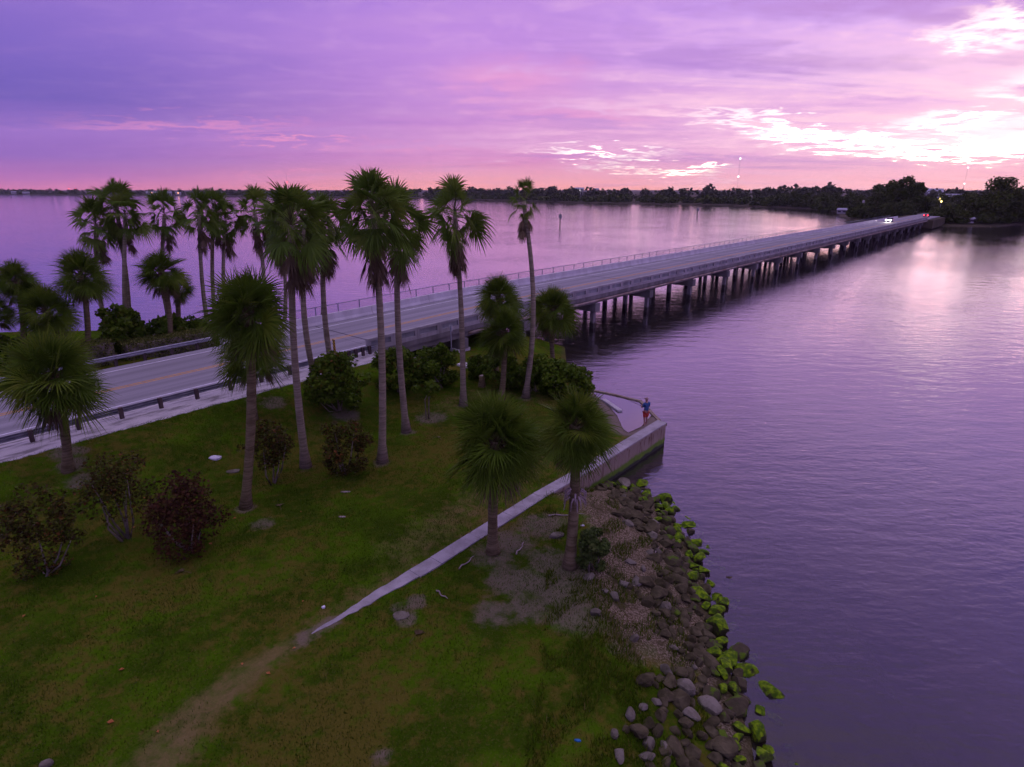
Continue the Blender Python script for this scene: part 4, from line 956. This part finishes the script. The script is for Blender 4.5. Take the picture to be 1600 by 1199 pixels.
# fallen slab at the pier
p = gp(738, 575); o = MB().box(-1.2, 1.2, -0.4, 0.4, -0.2, 0.18).build('concrete_block', M['concrete_pale']); o.location = p; o.rotation_euler = (0, 0.06, -0.5); tag(o, 'low pale concrete block lying at the foot of the bridge pier', 'block')

# ------------------------------------------------------------------ grass and weeds
def blades(name, P, hgt, wid, m_, rnd, lean=0.5):
    n = len(P); a = rng.uniform(0, 6.283, n); H = hgt*(0.5+rng.random(n))
    sx, sy = np.cos(a)*wid, np.sin(a)*wid; la = rng.uniform(0, 6.283, n); lx, ly = np.cos(la)*H*lean*rng.random(n), np.sin(la)*H*lean*rng.random(n)
    A = P+np.stack([sx, sy, np.zeros(n)-0.01], 1); B = P-np.stack([sx, sy, np.zeros(n)+0.01], 1); C = P+np.stack([lx, ly, H], 1)
    V = np.stack([A, B, C], 1).reshape(-1, 3)
    o = link(name, np_mesh(name, V, np.arange(3*n).reshape(-1, 3), m_, {'rnd': ('FACE', rnd)})); return o
def region(n, x0, x1, y0, y1):
    x, y = rng.uniform(x0, x1, n), rng.uniform(y0, y1, n); nn = x*BN.x+y*BN.y; s = x*BD.x+y*BD.y
    return x, y, nn, s
x, y, nn, s = region(420000, -34, 6, 9, 44)
da = poly_sd(x, y, POLY_A); dw = poly_sd(x, y, POLY_W); dlw = line_d(x, y, [(p.x, p.y) for p in WALL])
frac = (np.abs(x) < (y*CP+13*SP)*0.90+2)
patch = np.sin(x*0.8+2*np.sin(y*0.5))*np.sin(y*0.7+1.5*np.sin(x*0.6))
tl = np.exp(-(line_d(x, y, tail)/0.9)**2)
ok = (nn > -35.2) & (dlw > 0.26) & frac & (((dw > 0) & (poly_sd(x, y, BASIN_P) < -1.2)) | (da > 3.2)) & (rng.random(len(x)) < 0.55+0.35*patch-0.5*tl)
x, y = x[ok], y[ok]; P = np.stack([x, y, ground(x, y)], 1)
tag(blades('lawn_grass', P, 0.075, 0.012, M['weed'], np.clip(0.30-0.22*patch[ok]+rng.normal(0, 0.2, len(x)), 0, 1)), 'short patchy green and straw lawn grass', 'grass', kind='stuff')
x, y, nn, s = region(60000, -1, 8, 7, 30); da = poly_sd(x, y, POLY_A); dw = poly_sd(x, y, POLY_W)
cl = np.sin(x*2.1+1.7*np.sin(y*1.3))*np.sin(y*1.7+1.1*np.sin(x*1.9))
ok = (dw < -0.3) & (da > 1.2) & (da < 6) & (((y < 18.5) & (cl > -0.25)) | (cl > 0.55)) & (rng.random(len(x)) < 0.8)
x, y = x[ok], y[ok]; P = np.stack([x, y, ground(x, y)], 1)
tag(blades('bank_weeds', P, 0.20, 0.016, M['weed'], np.clip(0.36+rng.normal(0, 0.22, len(x)), 0, 1), 0.8), 'tangled green and straw weeds on the upper bank beside the riprap', 'weeds', kind='stuff')

# ------------------------------------------------------------------ the person on the seawall corner
def skin_obj(name, chains, m_, parent, sub=1):
    vs, es, rs = [], [], []; key = {}
    def vid(p, r):
        k = tuple(round(c, 4) for c in p)
        if k not in key: key[k] = len(vs); vs.append(p); rs.append(r)
        return key[k]
    for ch in chains:
        ids = [vid(p, r) for p, r in ch]
        es += list(zip(ids[:-1], ids[1:]))
    me = bpy.data.meshes.new(name); me.from_pydata(vs, es, []); me.materials.append(m_)
    o = link(name, me, parent); md = o.modifiers.new('Skin', 'SKIN'); md.use_smooth_shade = True
    for i, r in enumerate(rs):
        me.skin_vertices[0].data[i].radius = (r, r) if not isinstance(r, tuple) else r; me.skin_vertices[0].data[i].use_root = (i == 0)
    sm = o.modifiers.new('Subsurf', 'SUBSURF'); sm.levels = sub; sm.render_levels = sub
    return o
M['skin'] = simple('skin', (0.30, 0.17, 0.12), (0.36, 0.21, 0.15), 6, 0.6)
M['shirt'] = simple('blue_shirt', (0.035, 0.085, 0.19), (0.06, 0.12, 0.25), 5, 0.9)
M['shorts'] = simple('red_shorts', (0.38, 0.045, 0.035), (0.50, 0.07, 0.05), 5, 0.9)
M['cap'] = simple('tan_cap', (0.22, 0.14, 0.12), (0.30, 0.20, 0.17), 6, 0.9)
pp = at(1008, 665, 1.5); pe = empty('person', (pp.x, pp.y, 1.50), R(28)); tag(pe, 'person in blue shirt, red shorts and cap fishing from the seawall corner', 'person')
V_ = lambda *a: tuple(a)
pel = (V_(0, 0, 0.93), 0.125)
def leg(sx, fy):
    return [pel, (V_(0.095*sx, 0, 0.86), 0.092), (V_(0.115*sx, 0.02+fy*0.4, 0.50), 0.062), (V_(0.13*sx, fy, 0.10), 0.043), (V_(0.135*sx, fy+0.02, 0.045), 0.044), (V_(0.155*sx, fy+0.16, 0.032), 0.034)]
sh = (V_(0, 0.0, 1.40), 0.105)
def hand(w_, d_, sx):
    ch = []
    palm_ = (V_(w_[0]+d_[0]*0.05, w_[1]+d_[1]*0.05, w_[2]+d_[2]*0.05), 0.030)
    ch.append([(V_(*w_), 0.028), palm_])
    for k in range(4):
        o_ = (k-1.5)*0.020; L_ = (0.034, 0.040, 0.038, 0.030)[k]
        b0 = V_(palm_[0][0]+d_[0]*0.035, palm_[0][1]+d_[1]*0.035, palm_[0][2]+o_)
        b1 = V_(b0[0]+d_[0]*L_, b0[1]+d_[1]*L_, b0[2]); b2 = V_(b1[0]-sx*0.028, b1[1]+0.006, b1[2]-0.004)
        ch.append([palm_, (b0, 0.010), (b1, 0.009), (b2, 0.008)])
    ch.append([palm_, (V_(palm_[0][0]-sx*0.03, palm_[0][1]+0.02, palm_[0][2]+0.035), 0.011), (V_(palm_[0][0]-sx*0.04, palm_[0][1]+0.05, palm_[0][2]+0.03), 0.009)])
    return ch
aR = [sh, (V_(0.19, 0, 1.40), 0.062), (V_(0.27, 0.06, 1.14), 0.045), (V_(0.17, 0.28, 1.05), 0.034)]
aL = [sh, (V_(-0.19, 0, 1.40), 0.062), (V_(-0.26, 0.10, 1.15), 0.045), (V_(-0.08, 0.34, 1.14), 0.034)]
chains = [[pel, (V_(0, 0.0, 1.10), 0.115), (V_(0, 0, 1.26), 0.125), sh, (V_(0, 0.01, 1.50), 0.052), (V_(0, 0.025, 1.57), 0.078), (V_(0, 0.03, 1.66), 0.088), (V_(0, 0.02, 1.73), 0.060)],
          leg(1, 0.05), leg(-1, -0.08), aR, aL]
chains += hand(aR[-1][0], (-0.4, 0.9, 0), 1)+hand(aL[-1][0], (0.5, 0.85, 0), -1)
body = skin_obj('body', chains, M['skin'], pe, 2)
MB().tube([(0, 0.105, 1.635), (0, 0.135, 1.61), (0, 0.10, 1.60)], [0.012, 0.016, 0.012], 6).build('nose', M['skin'], body, True)
for sx in (-1, 1):
    MB().tube([(sx*0.035, 0.095, 1.645), (sx*0.035, 0.112, 1.645)], [0.013, 0.009], 8).build('eye', M['black'], body)
    MB().tube([(sx*0.082, 0.01, 1.60), (sx*0.100, 0.0, 1.64), (sx*0.085, 0.0, 1.67)], [0.012, 0.018, 0.012], 6).build('ear', M['skin'], body, True)
MB().tube([(-0.025, 0.104, 1.575), (0.025, 0.104, 1.575)], 0.007, 6).build('mouth', M['shorts'], body)
skin_obj('shirt', [[(V_(0, 0, 0.90), (0.17, 0.135)), (V_(0, 0, 1.10), (0.155, 0.13)), (V_(0, 0, 1.27), (0.165, 0.135)), (V_(0, 0, 1.40), (0.12, 0.115)), (V_(0, 0.01, 1.475), 0.068)],
                   [(V_(0, 0, 1.40), (0.12, 0.115)), (V_(0.19, 0, 1.40), 0.080), (V_(0.25, 0.04, 1.20), 0.068)], [(V_(0, 0, 1.40), (0.12, 0.115)), (V_(-0.19, 0, 1.40), 0.080), (V_(-0.24, 0.07, 1.21), 0.068)]], M['shirt'], pe, 2)
skin_obj('shorts', [[(V_(0, 0, 0.94), (0.16, 0.14)), (V_(0.10, 0.0, 0.84), 0.112), (V_(0.122, 0.035, 0.52), 0.098)], [(V_(0, 0, 0.94), (0.16, 0.14)), (V_(-0.10, 0.0, 0.84), 0.112), (V_(-0.122, -0.02, 0.52), 0.098)]], M['shorts'], pe, 2)
mb = MB(); mb.tube([(0, 0.025, 1.665), (0, 0.025, 1.70), (0, 0.022, 1.745), (0, 0.02, 1.765)], [0.106, 0.104, 0.075, 0.02], 14)
mb.add([(-0.075, 0.10, 1.675), (0.075, 0.10, 1.675), (0.055, 0.21, 1.655), (-0.055, 0.21, 1.655), (-0.075, 0.10, 1.687), (0.075, 0.10, 1.687), (0.055, 0.21, 1.665), (-0.055, 0.21, 1.665)],
       [(3, 2, 1, 0), (4, 5, 6, 7), (0, 1, 5, 4), (1, 2, 6, 5), (2, 3, 7, 6), (3, 0, 4, 7)])
mb.build('cap', M['cap'], pe, True)
rod = empty('fishing_rod', (pp.x, pp.y, 1.5), R(28)); tag(rod, 'thin dark fishing rod held by the person on the seawall corner', 'fishing rod')
g0, g1 = Vector((0.13, 0.36, 1.05)), Vector((-0.05, 0.42, 1.14)); dr = (g1-g0).normalized()
MB().tube([g0-dr*0.45, g0-dr*0.4, g0+dr*0.35], [0.016, 0.02, 0.016], 8).build('handle', M['black'], rod, True)
MB().tube([g0+dr*0.3, g0+dr*1.2, g0+dr*2.3], [0.012, 0.008, 0.004], 6).build('blank', M['black'], rod, True)
MB().tube([g0+dr*0.2+Vector((0, 0, -0.05)), g0+dr*0.2+Vector((0.05, 0, -0.06))], [0.04, 0.035], 10).build('reel', M['galv_dull'], rod, True)

# ------------------------------------------------------------------ the far shores
far_px = [(-700, 302.5), (-300, 303.5), (0, 304.2), (110, 305.2), (280, 306), (450, 307.2), (600, 309), (680, 310.5), (750, 312.5), (830, 314.5), (900, 317), (990, 318.5), (1080, 320), (1150, 322), (1230, 325), (1285, 328),
          (1306, 332), (1312, 340), (1345, 346), (1385, 348.5), (1440, 351), (1475, 353.5), (1520, 354), (1565, 354), (1590, 351.5), (1640, 350), (1900, 352)]
fs_w = [at(x, y, 0) for x, y in far_px]
def shore_dist(px):
    for (x0, y0), (x1, y1) in zip(far_px[:-1], far_px[1:]):
        if x0 <= px <= x1:
            q = at(px, y0+(y1-y0)*(px-x0)/(x1-x0), 0); return math.hypot(q.x, q.y)
    return 400.0
M['far_ground'] = simple('far_bank_soil', (0.05, 0.048, 0.025), (0.10, 0.085, 0.05), 0.08, 0.95)
mb = MB()
for p in fs_w:
    q = Vector((p.x, p.y, 0)); u = q.normalized()
    mb.v += [tuple(q-u*1.5+Vector((0, 0, -0.6))), tuple(q+u*2.5+Vector((0, 0, 0.55))), tuple(q+u*14+Vector((0, 0, 1.1))), tuple(u*9500+Vector((0, 0, 1.1)))]
for i in range(len(fs_w)-1):
    for k in range(3): mb.f.append((4*i+k, 4*i+4+k, 4*i+5+k, 4*i+1+k)[::-1]); mb.mi.append(0)
tag(mb.build('far_shore', M['far_ground']), kind='structure')
# approach embankment of the far road
strip('embankment', N_FAR-4, N_NEAR+2, [S1, 320, 380, 460, 560], -0.35, 3.2, M['far_ground'])

def quads_for(cs, rs, n, size, r_, zs=0.8): return leaf_cloud(cs, rs, n, size, r_, zs, 1.3)
def mass(name, label, spec, m_, seed, size_k=1.0):
    """far wood: thousands of clumps, one mass"""
    r_ = np.random.default_rng(seed); Vs, Fs, Rn, o = [], [], [], 0
    for (x, y, h, wd, nq, low) in spec:
        nc = 5; cs = [(x+r_.normal()*wd*0.30, y+r_.normal()*wd*0.30, 1+(low+(1-low)*r_.random())*(h-wd*0.2)) for _ in range(nc)]
        V, Fq_, rn = quads_for(cs, [wd*(0.22+0.18*r_.random()) for _ in range(nc)], nq, wd*0.21*size_k, r_)
        V[:, 2] = np.maximum(V[:, 2], 0.1)
        Vs.append(V); Fs.append(Fq_+o); Rn.append(rn); o += len(V)
    ob = link(name, np_mesh(name, np.concatenate(Vs), np.concatenate(Fs), m_, {'rnd': ('FACE', np.concatenate(Rn))})); tag(ob, label, 'woodland', kind='stuff'); return ob
spec_f, spec_b = [], []
for (x0, y0), (x1, y1) in zip([(p.x, p.y) for p in fs_w[1:16]], [(p.x, p.y) for p in fs_w[2:17]]):
    L = math.hypot(x1-x0, y1-y0); per = 4.0 if math.hypot(x0, y0) < 1100 else 5.5
    for k in range(int(L/per)):
        f = random.random(); x, y = x0+(x1-x0)*f, y0+(y1-y0)*f; dd = math.hypot(x, y); q = 1.013+random.random()*14/dd*1.2
        hh = random.uniform(6, 9.5); spec_f.append((x*q, y*q, hh, hh*1.3, 90, 0.0))
        q = 1+random.uniform(25, 150)/dd; hh = (random.uniform(13, 17.5) if dd < 1250 else random.uniform(11, 15.5))*(1.16 if random.random() < 0.12 else 1); spec_b.append((x*q, y*q, hh, hh*0.8, 90, 0.0))
for k in range(420):
    px = random.uniform(1330, 1950); dd = random.uniform(520, 1500); r = ray(px, 300); q = dd/math.hypot(r.x, r.y); hh = random.uniform(11, 15.5); spec_b.append((r.x*q, r.y*q, hh, hh*0.9, 80, 0.0))
mass('mangrove_belt', 'low green mangrove belt along the far shoreline', spec_f, M['tree'], 11)
mass('distant_woods', 'dark wooded skyline behind the far mangroves', spec_b, M['tree_far'], 12)

def tree(px, py_base, H, W_, label, group, n=1500, m_='tree', leaf=0.72, dist=None, trunk_f=0.3):
    d = ray(px, py_base)
    if dist: dist = max(dist, shore_dist(px)+W_*0.45+3); k = dist/math.hypot(d.x, d.y); b = Vector((d.x*k, d.y*k, 1.0))
    else: b = at(px, py_base, 1.0)
    r_ = np.random.default_rng(int(px*3+H*17)); e = empty('bank_tree', b); tag(e, label, 'tree', group)
    cs, rs = [], []
    for i in range(42):
        a = r_.random()*6.283; q = math.sqrt(r_.random()); z = r_.random(); env = math.sin(math.pi*(0.22+0.70*z))**0.7
        cr = (0.11+0.08*r_.random())*W_; cs.append((math.cos(a)*q*env*W_*0.42, math.sin(a)*q*env*W_*0.42, H*trunk_f*0.6+z*(H-H*trunk_f*0.6-cr*0.8))); rs.append(cr)
    V, Fq_, rn = quads_for(cs, rs, n, leaf, r_, 0.85); V[:, 2] = np.maximum(V[:, 2], 0.0)
    link('crown', np_mesh('crown', V, Fq_, M[m_], {'rnd': ('FACE', rn)}), e)
    mb = MB(); mb.tube([(0, 0, -0.5), (0.1, 0, H*0.3), (0.0, 0.1, H*0.7)], [W_*0.035+0.1, W_*0.028+0.07, 0.06], 7)
    for i in range(5): c = Vector(cs[i]); mb.tube([(0, 0, H*0.28+i*0.05*H), Vector((0, 0, H*0.35)).lerp(c, 0.5), c], [0.16, 0.1, 0.04], 5)
    mb.build('trunk', M['bark_brown'], e, True); return e
GB, GC = 'trees on the far bank left of the bridge road', 'trees on the far bank beyond the bridge end'
LB = ['low round bush on the tip of the far bank', 'low scrubby tree behind the bank tip', 'broad tree starting the tall grove beside the far bridge end', 'tall dark tree in the grove beside the far bridge end', 'tallest feathery tree of the grove beside the far bridge end',
      'steep-sided tree at the road edge of the far grove', 'shrubby tree under the grove along the far road', 'dense bush filling the foot of the far grove', 'small tree trailing off along the far road']
for i, (px, py, H, W_, dd) in enumerate([(1336, 341, 5, 8, 345), (1352, 338, 8, 9, 352), (1368, 334, 17, 15, 375), (1388, 333, 19, 15, 380), (1408, 333, 21, 16, 385), (1426, 334, 17.5, 11, 380), (1385, 339, 8, 11, 356), (1412, 338, 9, 11, 352), (1442, 334, 10.5, 10, 390)]):
    tree(px, py, H, W_, LB[i], GB, 5000, dist=dd, trunk_f=0.15)
LC = ['low rounded bush beside the far bridge end', 'squat tree just past the far bridge end', 'slim tree behind the low white hut on the far bank', 'mid-height tree left of the great round tree', 'great round dark tree dominating the far bank',
      'tree leaning against the great round tree from behind', 'low bush under the great round tree at the water', 'leafy tree past the great round tree', 'short scrub along the far waterline', 'tree at the end of the far bank', 'small dark bush at the hut', 'round bush by the far waterline']
for i, (px, py, H, W_, dd) in enumerate([(1466, 343, 6.5, 11, 318), (1484, 341, 9, 10, 330), (1512, 340, 13, 9, 345), (1532, 340, 12.5, 11, 340), (1556, 345, 19.5, 20, 330), (1580, 343, 15, 14, 345), (1568, 347, 6, 9, 318), (1606, 343, 13, 15, 345), (1590, 345, 6, 10, 325), (1640, 342, 14, 16, 345), (1500, 344, 5.5, 8, 322), (1540, 346, 5, 8, 318)]):
    tree(px, py, H, W_, LC[i], GC, 5200, dist=dd, trunk_f=0.12)
GD = 'trees along the cove shore'
for i, px in enumerate(range(1206, 1345, 11)):
    tree(px, 330, [9, 11, 10, 12.5, 9.5, 11.5, 10, 12, 9, 11][i % 10]+0.1*i, 12, 'dark rounded tree in the row along the cove shore', GD, 1600, dist=560-i*9, leaf=0.8, trunk_f=0.1)
GE = 'trees lining the far road'
for i, (px, dd, H) in enumerate([(1452, 430, 10), (1470, 440, 12), (1484, 450, 11), (1498, 430, 12), (1462, 500, 12), (1508, 470, 13)]):
    tree(px, 335, H, 11, 'hazy tree in the row lining the road past the far bridge end', GE, 1500, dist=dd, leaf=0.7, trunk_f=0.12)

# ------------------------------------------------------------------ houses, lamps, masts, channel markers
M['lamp_warm'] = emis('warm_lamp', (1.0, 0.45, 0.18), 1.6); M['lamp_white'] = emis('white_lamp', (1.0, 0.92, 0.95), 2.5); M['lamp_red'] = emis('red_beacon', (1.0, 0.12, 0.16), 1.6); M['lamp_yellow'] = emis('yellow_lamp', (1.0, 0.75, 0.25), 3.0)
def house(px, py, dist, w_, d_, h, label, lamp=None, rz=0.0, z0=1.1):
    r = ray(px, py); dist = max(dist, shore_dist(px)+d_/2+4); k = dist/math.hypot(r.x, r.y); b = Vector((r.x*k, r.y*k, z0)); e = empty('house', b, -math.atan2(r.x, r.y)+rz); tag(e, label, 'house')
    MB().box(-w_/2, w_/2, -d_/2, d_/2, 0, h).build('wall', M['house_wall'], e)
    mb = MB(); o_ = 0.5; mb.add([(-w_/2-o_, -d_/2-o_, h+0.004), (w_/2+o_, -d_/2-o_, h+0.004), (w_/2+o_, d_/2+o_, h+0.004), (-w_/2-o_, d_/2+o_, h+0.004), (-w_/2, 0, h+d_*0.24), (w_/2, 0, h+d_*0.24)], [(0, 1, 5, 4), (1, 2, 5), (2, 3, 4, 5), (3, 0, 4), (3, 2, 1, 0)])
    mb.build('roof', M['house_roof'], e)
    for i in range(max(2, int(w_/5))):
        x = -w_/2+w_*(i+0.5)/max(2, int(w_/5)); MB().box(x-0.8, x+0.8, -d_/2-0.05, -d_/2-0.003, h*0.35, h*0.75).build('window', M['glass_dark'], e)
    if lamp: MB().tube([(0, -d_/2-1.0, h*0.75), (0, -d_/2-1.0, h*0.75+lamp[1])], [lamp[1]*0.6]*2, 8).build('porch_lamp', M[lamp[0]], e)
house(22, 303, 1780, 12, 8, 6, 'white waterfront house at the far end of the distant shore'); house(41, 303, 1790, 16, 8, 5, 'low pale house on the distant shore beside the white waterfront one')
house(238, 305, 1560, 26, 10, 6, 'pale house with a lit porch behind the tall fan palm crowns', ('lamp_warm', 1.6)); house(262, 305, 1545, 20, 10, 6, 'small pale house between two lit ones on the distant shore')
house(279, 306, 1490, 12, 8, 5, 'distant shore house with a bright orange lamp', ('lamp_warm', 2.6)); house(905, 303, 870, 13, 9, 13, 'white house among the far woods with a bright white lamp', ('lamp_white', 2.0), 0, 2)
house(931, 303, 860, 8, 7, 12.5, 'small house in the far woods with an orange lamp', ('lamp_warm', 1.3), 0, 2)
house(1290, 322, 470, 6, 6, 3.6, 'pale cottage in the trees at the cove'); house(1316, 327, 420, 5, 4, 2.2, 'low pale boathouse at the cove water')
house(1446, 312, 620, 22, 14, 11, 'bluish pale roofed building beyond the far road'); house(1486, 314, 520, 16, 10, 8.5, 'lit building by the far road with warm lamps', ('lamp_warm', 1.4))
house(1515, 343, 312, 3.2, 2.5, 1.9, 'low white hut on the far waterline')
def lamp_post(px, py, dist, m_, r_, label):
    r = ray(px, py); dist = max(dist, shore_dist(px)+5); k = dist/math.hypot(r.x, r.y); b = Vector((r.x*k, r.y*k, 1.0)); zt = CAM_Z+r.z*k; e = empty('street_lamp', b); tag(e, label, 'street lamp')
    MB().tube([(0, 0, 0), (0, 0, zt-1.0)], [0.12, 0.07], 6).build('pole', M['galv'], e); MB().tube([(0, 0, zt-1.0-r_), (0, 0, zt-1.0), (0, 0, zt-1+r_)], [r_*0.6, r_, r_*0.5], 8).build('lamp_head', M[m_], e)
lamp_post(1469, 312, 440, 'lamp_yellow', 0.9, 'yellowish street lamp over the far road'); lamp_post(1471, 315, 420, 'lamp_yellow', 0.5, 'dimmer lamp below the yellowish street lamp'); lamp_post(1597, 338, 320, 'lamp_yellow', 0.5, 'yellow dock lamp glowing at the water past the great round tree')
MB().tube([(0, 0, 0), (0, 0, 9)], [0.5, 0.45], 8).build('utility_pole', M['concrete']); o = bpy.data.objects['utility_pole']; q = at(1346, 334, 1.0); q *= (shore_dist(1346)+8)/q.length; o.location = (q.x, q.y, 0.8); tag(o, 'pale concrete utility pole in front of the far grove', 'pole')
def mast(px, top, lights, dist, m_, r_, label):
    r = ray(px, top); k = dist/math.hypot(r.x, r.y); b = Vector((r.x*k, r.y*k, 1.0)); H = CAM_Z+r.z*k-1; e = empty('radio_mast', b); tag(e, label, 'mast')
    mb = MB(); rr_ = 0.55
    for a in range(3): mb.tube([(rr_*math.cos(a*2.094), rr_*math.sin(a*2.094), 0), (rr_*math.cos(a*2.094), rr_*math.sin(a*2.094), H)], 0.13, 4)
    nb_ = int(H/8)
    for i in range(nb_):
        a = i % 3; z0, z1 = H*i/nb_, H*(i+1)/nb_
        mb.tube([(rr_*math.cos(a*2.094), rr_*math.sin(a*2.094), z0), (rr_*math.cos(a*2.094+2.094), rr_*math.sin(a*2.094+2.094), z1)], 0.08, 4)
    mb.build('lattice', M['galv'], e)
    for py in lights:
        z = CAM_Z+ray(px, py).z*k-1; MB().tube([(0, 0, z-r_), (0, 0, z-r_*0.5), (0, 0, z+r_*0.5), (0, 0, z+r_)], [r_*0.5, r_, r_, r_*0.5], 8).build('beacon', M[m_], e)
mast(1157, 246, (248, 276), 2400, 'lamp_white', 3.0, 'tall thin radio mast with two white beacons behind the far woods'); mast(1513, 260, (262, 287), 2400, 'lamp_white', 2.0, 'faint radio mast behind the great round tree')
mast(447, 270, (285,), 3000, 'lamp_red', 3.6, 'radio mast with a red beacon above the fan palm crowns'); mast(107, 293, (295,), 3400, 'lamp_red', 2.6, 'stubby mast with a red light, the one farther from the palms'); mast(118, 293, (295,), 3400, 'lamp_red', 2.2, 'stubby mast with a red light, the one nearer the palms')
def marker_post(px, py, top, label, side):
    b = at(px, py, 0); k = (b-Vector((0, 0, CAM_Z))).length/F_PX; H = (py-top)*k*1.0; e = empty('channel_marker', (b.x, b.y, 0)); tag(e, label, 'channel marker')
    MB().tube([(0, 0, -1.5), (0, 0, H)], 0.22*side, 8).build('pile', M['wood_post'], e); w_ = 0.7*side
    MB().box(-w_, w_, -0.32*side, -0.24*side, H-1.5*side, H+0.1).build('sign_board', M['galv_dull'], e); MB().tube([(0, 0, H), (0, 0, H+0.45)], [0.16, 0.1], 8).build('lantern', M['black'], e)
marker_post(875, 353, 337, 'wooden channel marker with a square board out on the lagoon, closer to the bridge start', 0.95); marker_post(1089.5, 337, 327, 'smaller channel marker standing near the mangrove shore', 1.0)

# ------------------------------------------------------------------ vehicles on the bridge
M['car_silver'] = simple('silver_paint', (0.42, 0.43, 0.45), (0.46, 0.47, 0.49), 2, 0.3, spec=0.5); M['car_dark'] = simple('dark_paint', (0.04, 0.04, 0.05), (0.06, 0.06, 0.07), 2, 0.3, spec=0.5)
M['headlight'] = emis('headlight', (1.0, 0.95, 0.92), 120.0); M['taillight'] = emis('taillight', (1.0, 0.03, 0.05), 6.0); M['rim'] = simple('rim', (0.4, 0.4, 0.42), (0.5, 0.5, 0.52), 3, 0.35, metal=0.7)
def car(n, s, face, label, paint):
    p = BL(n, s, road_z(s)+0.004); e = empty('car', p, -TH+(math.pi if face < 0 else 0)); tag(e, label, 'car')
    pr = [(-2.2, 0.35), (-2.25, 0.75), (-2.1, 0.98), (-1.0, 1.02), (0.9, 0.98), (2.0, 0.86), (2.25, 0.62), (2.2, 0.32)]
    def loft(pr, wf, name, m_, par):
        mb = MB(); k = len(pr)
        for sx in (-1, 1): mb.v += [(sx*wf(y, z), y, z) for y, z in pr]
        mb.f = [tuple(range(k)), tuple(range(2*k-1, k-1, -1))]+[(i, (i+1) % k, (i+1) % k+k, i+k) for i in range(k)]; mb.mi = [0]*len(mb.f)
        return mb.build(name, m_, par)
    body = loft(pr, lambda y, z: 0.9-0.05*abs(y)/2.2, 'body', paint, e)
    loft([(-1.95, 1.0), (-1.35, 1.42), (-0.1, 1.48), (0.35, 1.42), (1.05, 0.99)], lambda y, z: 0.82-0.28*max(0, z-1.0), 'cabin', M['glass_dark'], e)
    loft([(-1.38, 1.425), (-1.3, 1.47), (-0.1, 1.52), (0.3, 1.47), (0.36, 1.425)], lambda y, z: 0.70, 'roof', paint, e)
    for sx in (-1, 1):
        for y in (-1.35, 1.4):
            wh = MB().tube([(sx*0.72, y, 0.33), (sx*0.93, y, 0.33)], 0.33, 16).build('wheel', M['tyre'], e, False); MB().tube([(sx*0.925, y, 0.33), (sx*0.94, y, 0.33)], 0.2, 12).build('rim', M['rim'], wh)
        MB().box(sx*0.62-0.22, sx*0.62+0.22, 2.10, 2.30, 0.58, 0.80).build('headlight', M['headlight'] if face < 0 else M['galv'], e)
        MB().box(sx*0.62-0.22, sx*0.62+0.22, -2.31, -2.15, 0.62, 0.92).build('taillight', M['taillight'], e)
        if face < 0:
            ld = bpy.data.lights.new('headlight_beam', 'SPOT'); ld.energy = 900; ld.spot_size = R(60); ld.spot_blend = 0.8; ld.color = (1, 0.92, 0.85); ld.shadow_soft_size = 0.1
            lo = bpy.data.objects.new('headlight_beam', ld); col.objects.link(lo); lo.parent = e; lo.location = (sx*0.62, 2.45, 0.68); lo.rotation_euler = (R(82), 0, 0)
def s_on(px, n):
    return min((abs(800+F_PX*BL(n, k*0.5).x/(BL(n, k*0.5).y*CP-(4.4-CAM_Z)*SP)-px), k*0.5) for k in range(60, 900))[1]
car(-43.7, s_on(1390, -43.7), -1, 'car with bright headlights driving along the bridge', M['car_silver']); car(-39.9, 312, 1, 'dark car with red tail lights leaving the far bridge end', M['car_dark'])

# ------------------------------------------------------------------ the air
hz = MB().box(-5200, 5200, -240, 4300, -3.6, 175).build('haze', bpy.data.materials.new('haze_air'))
hm = hz.data.materials[0]; hm.use_nodes = True; hn = NT(hm.node_tree); hn.n.clear()
ho = hn.new('ShaderNodeOutputMaterial'); hv = hn.new('ShaderNodeVolumePrincipled'); hv.inputs['Color'].default_value = (0.9, 0.88, 0.95, 1); hv.inputs['Density'].default_value = 0.00007
hn.l.new(hv.outputs[0], ho.inputs['Volume']); tag(hz, kind='stuff')
